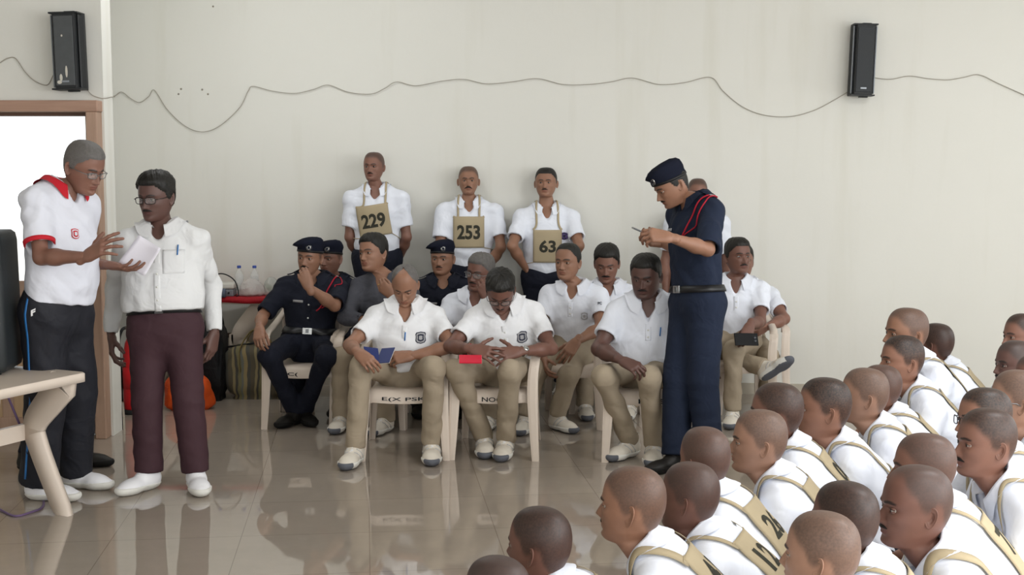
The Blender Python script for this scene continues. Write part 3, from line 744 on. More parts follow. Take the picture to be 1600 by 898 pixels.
    # collar
    if g('collar', True):
        gap = R(g('cgap', 26)); th = np.linspace(gap, 2 * math.pi - gap, 41); G_ = []
        fr = np.cos(th); ed = sstep((fr - .2) / .7)
        lf_ = max(0, so - .012)
        for rad, hh, st in ((.052, -.022, 0), (.0565, .026, 0), (.061, .030, 0), (.067, .022, 0), (.080, -.004, 0), (.093, -.02, 1)):
            rad2 = min(rad, g('colmax', .094)) * hs + lf_ * (.15 if rad < .06 else .6); x = np.sin(th) * rad2 * 1.02; y = np.cos(th) * rad2 * .92 - .018; z = hh + (0.028 if .054 < rad < .07 else .010) * (-fr) - .018 * sstep((fr) / 1.0) - (ed * .030 if st else (ed * .018 if hh < 0 and rad > .06 else 0))
            row = NB[None] + r * x[:, None] + f * (y + (ed * .012 if rad > .06 else 0))[:, None] + u * (z + .004 + lf_ * (1.1 if .054 < rad < .07 else .8))[:, None]
            if st: row = S0.stick(row, .011, 8)
            elif rad > .06: d_ = S0.ev(row); row = row + S0.grad(row) * np.clip(.011 - d_, 0, .05)[:, None]
            G_.append(row)
        m = MB(); m.grid(np.array(G_)); c = put('collar', m, M_[g('collarm', sm)], so_)
        if g('collar2'): pass
    if g('trim'):
        for s in (1, -1):
            end, dn_ = q[('end', s)]; a1 = nrm(np.cross(dn_, UP + .1)); a2 = np.cross(dn_, a1); m = MB(); n = 28
            m.grid(np.array([[end - dn_ * d + rr * (math.cos(2 * math.pi * k / n) * a1 + math.sin(2 * math.pi * k / n) * a2) for k in range(n)] for d, rr in ((.002, slr - .006), (-.001, slr + .004), (.022, slr + .0065), (.024, slr))]), closed_v=True)
            put('cuff_band', m, M_[g('trim')], so_)
    def chart(c, ux, uy, d, off):
        "map of a flat drawing onto the cloth, marching along d"
        def fn(x, y): return S0.march(c + np.asarray(x)[..., None] * ux + np.asarray(y)[..., None] * uy - d * .30, d, off)
        return fn
    def crest(cx, cz, w, mats_, parent=so_, back=False):
        ch0 = chart(pt(cx, 0, cz), -r, u, -f, 0.0); out = np.array([(-.5, .35), (-.42, .5), (0, .58), (.42, .5), (.5, .35), (.44, .1), (.5, -.3), (.36, -.5), (0, -.6), (-.36, -.5), (-.5, -.3), (-.44, .1)])
        m = MB()
        for k, (sc, of) in enumerate(((1, .003), (.84, .0045), (.62, .006), (.36, .0075))):
            ch = chart(pt(cx, 0, cz), -r, u, -f, of); pp = np.concatenate([out * sc * w, [[0, 0]]]); v_ = ch(pp[:, 0], pp[:, 1]); n = len(out)
            m.add(v_, None, [[n, (i + 1) % n, i] for i in range(n)], mi=k % 2)
        put('crest', m, [M_[a] for a in mats_], parent)
    for cr_ in g('crests', []): crest(cr_[0], TL - cr_[1], *cr_[2:])
    if g('pocket'):
        cx, cz = g('pocket'); ch = chart(pt(cx, 0, cz), -r, u, -f, .003); X, Y = np.meshgrid(np.linspace(-.055, .055, 9), np.linspace(-.07, .06, 9)); m = MB(); m.sheet(ch(X, Y)[:, ::-1], .002); put('pocket', m, M_[sm], so_)
        if g('pen'):
            m = MB(); a_, b_ = chart(pt(cx - .02, 0, cz), -r, u, -f, .007)(np.array([0., 0.002]), np.array([.03, .085])); m.tube([a_, b_], .004, 6); put('pen', m, M_['pen_blue'], so_)
    elif g('pen'):
        a_, b_ = chart(pt(g('pen')[0], 0, TL - g('pen')[1]), -r, u, -f, .006)(np.array([0., 0.004]), np.array([-.02, .03])); m = MB(); m.tube([a_, b_], .004, 6); put('pen', m, M_['pen_blue'], so_)
    if g('buttons'):
        m = MB(); ch = chart(pt(0, 0, 0), -r, u, -f, .003)
        zz = np.array([z_ if z_ > 0 else TL + z_ for z_ in g('buttons')]); pp = ch(0 * zz, zz)
        X, Y = np.meshgrid(np.linspace(-.017, .017, 4), np.linspace(zz.min() - .02, TL - g('plk', .12), 24)); m2 = MB(); m2.sheet(chart(pt(0, 0, 0), -r, u, -f, .0025)(X, Y)[:, ::-1], .002)
        o_ = put('placket', m2, M_[sm], so_); [put('button', MB().lathe([(0.001, .003), (.0055, .002), (.006, 0)], 10, p_, ax=np.stack([r, u, f])), M_['button'], o_) for p_ in pp]
    if g('sleeve_text'):
        txt, s_, ww_ = g('sleeve_text'); e = nrm(el[s_] - sh[s_]); c = sh[s_] + (el[s_] - sh[s_]) * .42; dv = nrm(CAM - c); dv = nrm(dv - e * (dv @ e)); ux = np.cross(-e, dv)
        v_, t_ = text_tris(txt); m = MB(); m.add(S0.march(c + v_[:, :1] * ww_ * ux - v_[:, 1:] * .026 * e + dv * .2, -dv, .003), None, t_); put('lettering', m, M_['crest_navy'], so_)
    # ------------------------------------------------ number bib
    if g('bib'):
        bb = g('bib'); bw, bh = bb.get('w', .205), bb.get('h', .235); zc = TL - bb.get('drop', .25); tl = R(bb.get('tilt', 0))
        panels = {}
        for nm, d, sg in (('front', -f, 1), ('back', f, -1)):
            if nm == 'back': zc2 = TL - bb.get('bdrop', .165); bw2, bh2, tl2 = bb.get('bw', bw), bb.get('bh', bh), R(bb.get('btilt', 0))
            else: zc2, bw2, bh2, tl2 = zc, bw, bh, tl
            cx = bb.get('cx', 0) if sg == 1 else 0
            ux = (-r * sg) * math.cos(tl2) + u * math.sin(tl2); uy = u * math.cos(tl2) + r * sg * math.sin(tl2)
            c = pt(cx, 0, zc2); ch = chart(c, ux, uy, d, .0105)
            X, Y = np.meshgrid(np.linspace(-bw2 / 2, bw2 / 2, 15), np.linspace(-bh2 / 2, bh2 / 2, 17)); Gp = ch(X, Y)
            Gq = Gp if np.cross(Gp[8, 7] - Gp[7, 7], Gp[7, 8] - Gp[7, 7]) @ d < 0 else Gp[:, ::-1]
            m = MB(); m.sheet(Gq, .004); panels[sg] = (Gp, None)
            if sg == 1: bo = put('number_bib', m, M_['bib_khaki']); par = bo
            else: par = put('back_panel', m, M_['bib_khaki'], bo)
            num = bb['num'] if sg == 1 else bb.get('bnum', bb['num'])
            if num:
                v_, t_ = text_tris(num, .035); ww_ = bw2 * (.74 if len(num) > 2 else (.58 if len(num) == 2 else .3)) * bb.get('tw', 1); hh_ = bh2 * bb.get('th', .46)
                m = MB(); m.add(chart(c + uy * bb.get('ty', 0), ux, uy, d, .0120)(v_[:, 0] * ww_, v_[:, 1] * hh_), None, t_); put('number', m, M_['bib_ink'], par, smooth=False)
        for sx in (1, -1):
            m = MB(); a = panels[1][0][-1, -1 if sx < 0 else 0]; b = panels[-1][0][-1, 0 if sx < 0 else -1]
            top = pt(sx * bb.get('stx', .085), -.01, TL + .08)
            pts = [a, pt(sx * (bb.get('stx', .085) + .004), .14, TL - .10), pt(sx * bb.get('stx', .085), .07, TL + .03), top, pt(sx * bb.get('stx', .085), -.09, TL + .01), pt(sx * (.5 * bb.get('stx', .085) + .5 * bw * .47), -.16, TL - .07), b]
            pp = catmull(np.array(pts), np.linspace(0, 6, 34)); pp = S0.stick(pp, .0075, 10); pp[0], pp[-1] = a, b
            wv_ = g('strapw', .008); Gs = []
            gr = S0.grad(pp)
            for i in range(len(pp)):
                dd = nrm(pp[min(i + 1, len(pp) - 1)] - pp[max(i - 1, 0)]); sd_ = nrm(np.cross(dd, gr[i])); Gs.append([pp[i] + sd_ * k * wv_ for k in (-1, 0, 1)])
            Gs = np.array(Gs); m.sheet(Gs, .002); put('strap', m, M_['bib_khaki'], bo)
            a = panels[-1][0][0, 0 if sx < 0 else -1]; b = panels[1][0][0, -1 if sx < 0 else 0]; pts = [a, pt(sx * .17, -.06, zc - bh / 2 - .02), pt(sx * .19, .03, zc - bh / 2 - .02), b]
            pp = catmull(np.array(pts), np.linspace(0, 3, 18)); pp2 = S0.stick(pp, .004, 10); pp2[0], pp2[-1] = a, b; m = MB(); m.tube(pp2, .003, 6); put('tie', m, M_['bib_khaki'], bo)
    if g('scrawl'):
        txt, cx, cz, w_, h_, rot = g('scrawl'); v_, t_ = text_tris(txt, .0); a = R(rot); X = v_[:, 0] * w_ * math.cos(a) - v_[:, 1] * h_ * math.sin(a); Y = v_[:, 0] * w_ * math.sin(a) + v_[:, 1] * h_ * math.cos(a); X = X + .25 * Y
        m = MB(); m.add(chart(pt(cx, 0, cz), r, u, f, .003)(X, Y), None, t_); put('handwriting', m, M_['pen_ink'], so_, smooth=False)
    # ------------------------------------------------ trousers
    tm = g('trouser', 'khaki'); to = .016; T = SDF(); wz = g('waist', .10)
    T.cone(pt(0, bel * .45, wz + .05), pt(0, 0, -.01), .142 * bs + to + g('hipw', 0), .152 * bs + to + g('hipw', 0), f, .72, .74, k=.05, cut=[(pt(0, 0, wz), u)])
    T.cone(hip[1] - (f if g('seat') is not None else 0 * f) * .02, hip[-1] - (f if g('seat') is not None else 0 * f) * .02, .098 * bs, .098 * bs, k=.06)
    tr = g('tr', (.086, .064, .062, .060))
    for s in (1, -1):
        dth = nrm(kn[s] - hip[s]); hk = hip[s] + dth * .04
        T.cone(hk, kn[s], tr[0] * bs, tr[1] * bs, k=.05)
        d_ = nrm(an[s] - kn[s]); end = an[s] - d_ * g('cuff', .005)
        T.cone(kn[s], end + d_ * .05, tr[2] * bs, tr[3] * bs, k=.005 + .04 * np.linalg.norm(np.cross(dth, d_)), cut=[(end, d_)]); q[('leg', s)] = (kn[s], an[s])
    tv = drape(*T.mesh(g('voxt', .0095), 2), g("tfold", .0045), .11, fseed + 1)
    to_ = put('trousers', MB().add(*tv), M_[tm])
    T0 = SDF(); T0.p = [x for x in T.p if x.op == 'u']
    if g('belt'):
        a = 2 * math.pi * np.arange(48) / 48; rows = []
        rows = []
        for off, z in ((0, -.02), (.007, -.02), (.008, 0), (.007, .020), (0, .020)):
            c = pt(0, 0, wz - .022 + z); row = np.array([T0.march((c + .34 * (math.sin(k) * r + math.cos(k) * f))[None], -(math.sin(k) * r + math.cos(k) * f), .001 + off)[0] for k in a]); dd_ = np.linalg.norm(row - c, axis=1); dm_ = np.median(np.stack([np.roll(dd_, k_) for k_ in (-3, -2, -1, 0, 1, 2, 3)]), 0); row = c + (row - c) * (np.minimum(dd_, dm_ + .004) / dd_)[:, None]; rows.append(row)
        m = MB(); m.grid(np.array(rows), closed_v=True); bo_ = put('belt', m, M_[g('belt')])
        c = rows[2][0]; bx = g('buckle', 0)
        m = MB(); m.box(c + f * .006, (.062 if bx else .045, .008, .042), np.stack([r, f, u])); b_ = put('buckle', m, M_['silver' if g('buckle') else 'frame_dark'], bo_, smooth=False)
        if bx:
            m = MB(); m.box(c + f * .011, (.022, .004, .026), np.stack([r, f, u])); put('buckle_emblem', m, M_['frame_steel'], b_, smooth=False)
    if g('stripe'):
        for s in (1, -1):
            pts = []
            for t_ in np.linspace(0, 1, 26):
                p0 = (pt(s * .1, 0, wz - .01) * (1 - t_ / .12) + hip[s] * t_ / .12) if t_ < .12 else (hip[s] + (kn[s] - hip[s]) * (t_ - .12) / .44 if t_ < .56 else kn[s] + (an[s] - kn[s]) * (t_ - .56) / .44 * .93)
                pts.append(T0.march((p0 + r * s * .25)[None], -r * s, .002)[0])
            pts = np.array(pts); m = MB(); m.sheet(np.stack([pts - f * .006, pts, pts + f * .006], 1)[:, ::(1 if s > 0 else -1)], .002); o_ = put('side_stripe', m, M_[g('stripe')], to_)
    if g('logo'):
        s, = g('logo'); c = pt(s * .1, .03, -.03); v_, t_ = text_tris('F', .05); m = MB(); dv = nrm(r * s + f * .1)
        ux = f * s * 1.0; m.add(T0.march(c + v_[:, :1] * .022 * (-ux) * -1 + v_[:, 1:] * .03 * u + v_[:, :1] * 0.012 * u + dv * .25, -dv, .003), None, t_[:, ::-1]); put('logo', m, M_['lace'], to_)
    # ------------------------------------------------ epaulettes, lanyard, name plate
    if g('uniform'):
        for s in (1, -1):
            pp = np.array([pt(s * (.075 + .018 * i), -.012, TL + .03) for i in range(7)]); Gp = np.stack([S0.stick(pp + f * k, .006, 10) for k in (-.022, 0, .022)], 1); m = MB(); m.sheet(Gp[:, ::(-1 if s > 0 else 1)], .004); e_ = put('epaulette', m, M_[sm], so_)
            pp = np.array([pt(s * (.16 + .006 * i), -.012, TL + .03) for i in range(4)]); Gp = np.stack([S0.stick(pp + f * k, .009, 10) for k in (-.020, 0, .020)], 1); m = MB(); m.sheet(Gp[:, ::(-1 if s > 0 else 1)], .003); put('rank_slide', m, M_['crest_silver'], e_)
        m = MB(); X, Y = np.meshgrid(np.linspace(-.035, .035, 5), np.linspace(-.008, .008, 3)); m.sheet(chart(pt(.075, 0, TL - .16), -r, u, -f, .006)(X, Y)[:, ::-1], .003); put('name_plate', m, M_['crest_silver'], so_)
        if g('uniform') == 'lanyard':
            s = -1; k_ = lambda p, o=.008: S0.stick(np.array(p), o, 10)
            pts = k_(catmull(np.array([pt(s * .16, -.03, TL - .02), pt(s * .15, .05, TL), pt(s * .12, .10, TL - .10), pt(s * .085, .14, TL - .19), pt(s * .055, .14, TL - .22)]), np.linspace(0, 4, 26))); m = MB(); m.tube(pts, .0048, 7); pts2 = k_(catmull(np.array([pt(s * .16, -.03, TL - .02), pt(s * .20, .04, TL - .04), pt(s * .17, .10, TL - .14), pt(s * .09, .14, TL - .20)]), np.linspace(0, 3, 20))); m.tube(pts2, .004, 7)
            put('lanyard', m, M_['lanyard_red'], so_)
    if g('watch'):
        s, mt = g('watch'); d_ = nrm(wr[s] - el[s]); c = wr[s] - d_ * .03; Z = EXPORT[(label, 'R' if s > 0 else 'L')][3]; Z = nrm(Z - d_ * (Z @ d_)); X = np.cross(d_, Z); n = 26; rw = g('wrad', .032)
        m = MB(); m.grid(np.array([[c + d_ * a_ + (rw + b_) * (math.cos(2 * math.pi * k / n) * X + .86 * math.sin(2 * math.pi * k / n) * Z) for k in range(n)] for a_, b_ in ((-.009, -.004), (-.009, .002), (.009, .002), (.009, -.004))]), closed_v=True, closed_u=True); o_ = put('wristwatch', m, M_[mt])
        m = MB(); m.lathe([(.001, .008), (.014, .008), (.017, .005), (.017, -.004)], 20, c + Z * (rw * .86), ax=np.stack([d_, X, Z])); put('watch_face', m, M_[mt], o_)
    if g('thread'):
        s = g('thread'); d_ = nrm(wr[s] - el[s]); c = wr[s] - d_ * .02; a1 = nrm(np.cross(d_, UP)); a2 = np.cross(d_, a1); m = MB(); m.tube([c + .029 * (math.cos(t_) * a1 + math.sin(t_) * a2) for t_ in 2 * math.pi * np.arange(16) / 16], .002, 6, closed=True); put('wrist_thread', m, M_['thread_red'])
    if g('ring'):
        s = g('ring'); w0, X, Y, Z = EXPORT[(label, 'R' if s > 0 else 'L')]; c = w0 + Y * .112 + X * (.011 * s) - Z * .008; d_ = nrm(Y - Z * .55); a1 = X; a2 = np.cross(d_, a1); m = MB(); m.tube([c + .0105 * (math.cos(t_) * a1 + math.sin(t_) * a2) for t_ in 2 * math.pi * np.arange(14) / 14], .002, 6, closed=True); put('finger_ring', m, M_['gold'])
    # ------------------------------------------------ shoes
    if g('shoes', 'trainer'):
        m1, m2, m3, m4 = shoe_meshes(g('shoes', 'trainer'))
        for s, n in ((1, 'R'), (-1, 'L')):
            tyw, tp = g('toe' + n, (ty + s * 8, 0)); F_ = face_dir(tyw); c_, s_ = math.cos(R(tp)), math.sin(R(tp)); F2 = F_ * c_ + UP * s_; U2 = UP * c_ - F_ * s_; rl = g('roll' + n, 0); X2 = np.cross(F2, U2)
            if rl: c_, s_ = math.cos(R(rl)), math.sin(R(rl)); U2, X2 = U2 * c_ + X2 * s_, X2 * c_ - U2 * s_
            k = g('ss', 1.0); o0 = an[s] - U2 * .085 * k + F2 * .012
            if tp == 0 and not rl and not g('air' + n): o0[2] = 0.0015
            Mx = Matrix(np.vstack([np.column_stack([X2 * k, F2 * k, U2 * k, o0 - base_pt]), [0, 0, 0, 1]]).tolist())
            o = link('shoe', m1, root); o.matrix_local = Mx
            for nm, me in (('sole', m2), ('laces', m3), ('side_stripes', m4)):
                if me is not None: link(nm, me, o)
    q['kn'], q['an'], q['wr'], q['el'], q['hip'], q['PV'], q['NB'], q['root'], q['H0'], q['HM'] = kn, an, wr, el, hip, PV, NB, root, H0, HM
    return root
# ---------------------------------------------------------------- the hall
M('plastic', 'cdc0b3', .42, .45, bump=.05, bscale=90, var=.05, vscale=5); M('plastic_white', 'dcd8d4', .42, .45); M('paint_black', '23262a', .8, .2)
def wall_mat(name, c1, c2, stain):
    m = bpy.data.materials.new(name); m.use_nodes = True; nt = m.node_tree; b = nt.nodes['Principled BSDF']; b.inputs['Roughness'].default_value = .75; b.inputs['Specular IOR Level'].default_value = .25
    tc = nt.nodes.new('ShaderNodeTexCoord'); n = nt.nodes.new('ShaderNodeTexNoise'); n.inputs['Scale'].default_value = .9; n.inputs['Detail'].default_value = 6; n.inputs['Roughness'].default_value = .65
    nt.links.new(tc.outputs['Object'], n.inputs['Vector'])
    mx = nt.nodes.new('ShaderNodeMix'); mx.data_type = 'RGBA'; mx.inputs['A'].default_value = lin(c1); mx.inputs['B'].default_value = lin(c2); nt.links.new(n.outputs['Fac'], mx.inputs['Factor'])
    mp = nt.nodes.new('ShaderNodeMapping'); mp.inputs['Scale'].default_value = (3.5, 3.5, .35); nt.links.new(tc.outputs['Object'], mp.inputs['Vector'])
    n2 = nt.nodes.new('ShaderNodeTexNoise'); n2.inputs['Scale'].default_value = 1.6; n2.inputs['Detail'].default_value = 5; nt.links.new(mp.outputs['Vector'], n2.inputs['Vector'])
    rp = nt.nodes.new('ShaderNodeMapRange'); rp.inputs['From Min'].default_value = .55; rp.inputs['From Max'].default_value = .8; rp.inputs['To Max'].default_value = stain; nt.links.new(n2.outputs['Fac'], rp.inputs['Value'])
    m2 = nt.nodes.new('ShaderNodeMix'); m2.data_type = 'RGBA'; m2.inputs['B'].default_value = lin('c2bfae'); nt.links.new(mx.outputs['Result'], m2.inputs['A']); nt.links.new(rp.outputs['Result'], m2.inputs['Factor'])
    nt.links.new(m2.outputs['Result'], b.inputs['Base Color'])
    n3 = nt.nodes.new('ShaderNodeTexNoise'); n3.inputs['Scale'].default_value = 35; n3.inputs['Detail'].default_value = 5; nt.links.new(tc.outputs['Object'], n3.inputs['Vector'])
    bp = nt.nodes.new('ShaderNodeBump'); bp.inputs['Strength'].default_value = .12; bp.inputs['Distance'].default_value = .004; nt.links.new(n3.outputs['Fac'], bp.inputs['Height']); nt.links.new(bp.outputs['Normal'], b.inputs['Normal'])
    MATS[name] = m; return m
wm = wall_mat('painted_wall', 'd7d7d0', 'dddcd6', .3); cm = mat('ceiling_paint', 'dcdad4', .8, .2)
def floor_mat():
    m = bpy.data.materials.new('polished_tile'); m.use_nodes = True; nt = m.node_tree; b = nt.nodes['Principled BSDF']
    b.inputs['Roughness'].default_value = .11; b.inputs['Specular IOR Level'].default_value = .5; b.inputs['IOR'].default_value = 1.95
    tc = nt.nodes.new('ShaderNodeTexCoord'); mp = nt.nodes.new('ShaderNodeMapping'); mp.inputs['Rotation'].default_value = (0, 0, R(-6.5)); nt.links.new(tc.outputs['Object'], mp.inputs['Vector'])
    br = nt.nodes.new('ShaderNodeTexBrick'); br.offset = 0; br.inputs['Scale'].default_value = 1; br.inputs['Brick Width'].default_value = .6; br.inputs['Row Height'].default_value = .6; br.inputs['Mortar Size'].default_value = .0022; br.inputs['Mortar Smooth'].default_value = .2
    br.inputs['Color1'].default_value = lin('9d9286'); br.inputs['Color2'].default_value = lin('a2988c'); br.inputs['Mortar'].default_value = lin('857a6e'); nt.links.new(mp.outputs['Vector'], br.inputs['Vector'])
    n = nt.nodes.new('ShaderNodeTexNoise'); n.inputs['Scale'].default_value = 5; n.inputs['Detail'].default_value = 8; n.inputs['Roughness'].default_value = .7; nt.links.new(tc.outputs['Object'], n.inputs['Vector'])
    mx = nt.nodes.new('ShaderNodeMix'); mx.data_type = 'RGBA'; mx.blend_type = 'MULTIPLY'; mx.inputs['Factor'].default_value = .35; nt.links.new(br.outputs['Color'], mx.inputs['A'])
    cr = nt.nodes.new('ShaderNodeMapRange'); cr.inputs['To Min'].default_value = .62; cr.inputs['To Max'].default_value = 1.25; nt.links.new(n.outputs['Fac'], cr.inputs['Value']); nt.links.new(cr.outputs['Result'], mx.inputs['B'])
    nt.links.new(mx.outputs['Result'], b.inputs['Base Color'])
    n2 = nt.nodes.new('ShaderNodeTexNoise'); n2.inputs['Scale'].default_value = 2.2; n2.inputs['Detail'].default_value = 2; nt.links.new(tc.outputs['Object'], n2.inputs['Vector'])
    r2 = nt.nodes.new('ShaderNodeMapRange'); r2.inputs['To Min'].default_value = .02; r2.inputs['To Max'].default_value = .055; nt.links.new(n2.outputs['Fac'], r2.inputs['Value']); nt.links.new(r2.outputs['Result'], b.inputs['Roughness'])
    bp = nt.nodes.new('ShaderNodeBump'); bp.inputs['Strength'].default_value = .05; bp.inputs['Distance'].default_value = .01; nt.links.new(n2.outputs['Fac'], bp.inputs['Height']); nt.links.new(bp.outputs['Normal'], b.inputs['Normal'])
    return m
XL, XLB, XR, YN, ZC = -2.57, -3.16, 5.6, -4.0, 3.9
WS = -.117                                     # the back wall runs a little nearer towards the right
def ywall(x): return 9.644 + WS * (x - 1.807)
YD = 8.13                                      # face of the projecting block with the doorway
def slab(name, pts_lo, pts_hi, m, kind='structure', parent=None):
    o = link(name, MB().add(np.array(list(pts_lo) + list(pts_hi), float), [[0, 1, 2, 3], [7, 6, 5, 4], [0, 4, 5, 1], [1, 5, 6, 2], [2, 6, 7, 3], [3, 7, 4, 0]]).mesh(name, m, smooth=False), parent)
    if kind and parent is None: o['kind'] = kind
    return o
def bx(name, lo, hi, m, **k):
    (x0, y0, z0), (x1, y1, z1) = lo, hi
    return slab(name, [(x0, y0, z0), (x0, y1, z0), (x1, y1, z0), (x1, y0, z0)], [(x0, y0, z1), (x0, y1, z1), (x1, y1, z1), (x1, y0, z1)], m, **k)
bx('floor', (-7.5, YN - .2, -.1), (XR + .2, 11.0, 0), floor_mat())
bx('ceiling', (-7.5, YN - .2, ZC), (XR + .2, 11.0, ZC + .1), cm)
yl, yr = ywall(XLB - .2), ywall(XR + .2)
slab('wall_back', [(XLB - .2, yl, 0), (XLB - .2, yl + .2, 0), (XR + .2, yr + .2, 0), (XR + .2, yr, 0)], [(XLB - .2, yl, ZC), (XLB - .2, yl + .2, ZC), (XR + .2, yr + .2, ZC), (XR + .2, yr, ZC)], wm)
# projecting block on the left: front face with the doorway, and its return to the back wall
DX0, DX1, DZ = -3.86, -2.655, 2.07              # clear opening
me = MB()
def wbox(lo, hi): me.box([(a + b) / 2 for a, b in zip(lo, hi)], [b - a for a, b in zip(lo, hi)])
wbox((-7.5, YD, 0), (DX0 - .07, YD + .18, ZC)); wbox((DX1 + .07, YD, 0), (XL, YD + .18, ZC)); wbox((DX0 - .07, YD, DZ + .06), (DX1 + .07, YD + .18, ZC))
wl = link('wall_left', me.mesh('wall_left', wm, smooth=False)); wl['kind'] = 'structure'
yb_ = ywall(XLB) + .02
slab('wall_return', [(XL - .18, YD + .18, 0), (XLB - .18, yb_, 0), (XLB, yb_, 0), (XL, YD + .18, 0)], [(XL - .18, YD + .18, ZC), (XLB - .18, yb_, ZC), (XLB, yb_, ZC), (XL, YD + .18, ZC)], wm)
# side walls with the window openings that light the hall
def wall_windows(name, axis, c, a0, a1, wins, z0, z1, th=.2):
    m = MB(); 
    def add(u0, u1, za, zb):
        if u1 - u0 < 1e-3: return
        if axis == 'x': m.box(((c + c + th) / 2, (u0 + u1) / 2, (za + zb) / 2), (th, u1 - u0, zb - za))
        else: m.box(((u0 + u1) / 2, (c + c - th) / 2, (za + zb) / 2), (u1 - u0, th, zb - za))
    cur = a0
    for u0, u1 in wins: add(cur, u0, 0, ZC); add(u0, u1, 0, z0); add(u0, u1, z1, ZC); cur = u1
    add(cur, a1, 0, ZC); o = link(name, m.mesh(name, wm, smooth=False)); o['kind'] = 'structure'
WR = [(-3.0, -.6), (.2, 2.6), (3.4, 5.8), (6.4, 8.6)]; WN = [(-6.4, -4.2), (-3.2, -1.0), (0, 2.2), (3.0, 5.2)]
wall_windows('wall_right', 'x', XR, YN - .2, 9.8, WR, .9, 3.0); wall_windows('wall_near', 'y', YN, -7.5, XR + .2, WN, 1.0, 3.0)
bx('wall_far_left', (-7.7, YN - .2, 0), (-7.5, YD + .18, ZC), wm)
fm = M('window_frame_paint', 'b7b2a8', .5, .4)
def wframe(n, axis, c, u0, u1, z0, z1):
    m = MB(); t = .05
    def b(ua, ub, za, zb):
        if axis == 'x': m.box((c, (ua + ub) / 2, (za + zb) / 2), (.06, ub - ua, zb - za))
        else: m.box(((ua + ub) / 2, c, (za + zb) / 2), (ub - ua, .06, zb - za))
    b(u0, u1, z0, z0 + t); b(u0, u1, z1 - t, z1); b(u0, u0 + t, z0 + t, z1 - t); b(u1 - t, u1, z0 + t, z1 - t)
    for k in (1 / 3, 2 / 3): b(u0 + (u1 - u0) * k - .02, u0 + (u1 - u0) * k + .02, z0 + t, z1 - t)
    o = link('window_%d' % n, m.mesh('window', fm, smooth=False)); o['kind'] = 'structure'
i = 1
for u0, u1 in WR: wframe(i, 'x', XR + .1, u0, u1, .9, 3.0); i += 1
for u0, u1 in WN: wframe(i, 'y', YN - .1, u0, u1, 1.0, 3.0); i += 1
# skirting
sk_ = mat('skirting_tile', 'b7b0a2', .3, .4)
yl2, yr2 = ywall(XLB), ywall(XR)
slab('baseboard_back', [(XLB, yl2 - .015, 0), (XLB, yl2 + .001, 0), (XR, yr2 + .001, 0), (XR, yr2 - .015, 0)], [(XLB, yl2 - .015, .085), (XLB, yl2 + .001, .085), (XR, yr2 + .001, .085), (XR, yr2 - .015, .085)], sk_)
slab('baseboard_left', [(XL, YD + .2, 0), (XLB, yb_ - .04, 0), (XLB + .014, yb_ - .04, 0), (XL + .014, YD + .2, 0)], [(XL, YD + .2, .085), (XLB, yb_ - .04, .085), (XLB + .014, yb_ - .04, .085), (XL + .014, YD + .2, .085)], sk_)
# doorway
def wood_mat(name, c1, c2, axis):
    m = bpy.data.materials.new(name); m.use_nodes = True; nt = m.node_tree; b = nt.nodes['Principled BSDF']; b.inputs['Roughness'].default_value = .5
    tc = nt.nodes.new('ShaderNodeTexCoord'); mp = nt.nodes.new('ShaderNodeMapping'); sc = [14, 14, 14]; sc[axis] = 1.2; mp.inputs['Scale'].default_value = sc; nt.links.new(tc.outputs['Object'], mp.inputs['Vector'])
    n = nt.nodes.new('ShaderNodeTexNoise'); n.inputs['Scale'].default_value = 2.2; n.inputs['Detail'].default_value = 8; n.inputs['Distortion'].default_value = .8; nt.links.new(mp.outputs['Vector'], n.inputs['Vector'])
    mx = nt.nodes.new('ShaderNodeMix'); mx.data_type = 'RGBA'; mx.inputs['A'].default_value = lin(c1); mx.inputs['B'].default_value = lin(c2); nt.links.new(n.outputs['Fac'], mx.inputs['Factor']); nt.links.new(mx.outputs['Result'], b.inputs['Base Color']); return m
wd_h, wd_v = wood_mat('teak_across', '8d6a58', 'b4937f', 0), wood_mat('teak_upright', '8d6f5c', 'b89a85', 2); wd_p = wood_mat('pale_ply', 'a58664', 'bda07c', 2)
dm = MB(); dm.box(((DX0 + DX1) / 2, YD + .02, DZ + .035), (DX1 - DX0 + .15, .24, .07)); door = link('door_1', dm.mesh('door_1', wd_h, smooth=False)); door['kind'] = 'structure'; bevel(door, .006)
for nm, x in (('jamb', DX1 + .035), ('jamb', DX0 - .035)):
    m = MB(); m.box((x, YD + .02, DZ / 2), (.07, .24, DZ)); bevel(link('door_jamb', m.mesh('door_jamb', wd_v, smooth=False), door), .006)
m = MB(); m.box(((DX0 + DX1) / 2, YD + .055, DZ - .012), (DX1 - DX0, .03, .024)); link('door_stop', m.mesh('door_stop', mat('teak_dark', '5f4638', .5), smooth=False), door)
# lower half leaf, shut; the upper half stands open to the daylight
m = MB(); m.box(((DX0 + DX1) / 2, YD + .05, .50), (DX1 - DX0 - .14, .022, .78)); lf = link('door_leaf', m.mesh('door_leaf', wd_p, smooth=False), door)
m = MB()
for z in (.06, .945): m.box(((DX0 + DX1) / 2, YD + .05, z), (DX1 - DX0 - .01, .04, .11))
for x in (DX0 + .04, DX1 - .04, (DX0 + DX1) / 2): m.box((x, YD + .05, .50), (.075, .038, .78))
bevel(link('leaf_frame', m.mesh('leaf_frame', wd_v, smooth=False), lf), .005)
m = MB(); m.box((DX1 - .14, YD + .02, 1.03), (.10, .02, .022)); m.tube([A(DX1 - .17, YD + .012, 1.0), A(DX1 - .17, YD + .012, 1.12)], .007); m.tube([A(DX1 - .10, YD + .012, 1.0), A(DX1 - .10, YD + .012, 1.10)], .007); link('bolt', m.mesh('bolt', M('iron', '6c665e', .5, .5, metal=.6), smooth=False), lf)
# ground and parapet outside the door
bx('ground_outside', (-30, YD + .18, -.22), (XL - .2, 40, -.12), mat('sunlit_paving', 'd9d5cc', .9, .2))
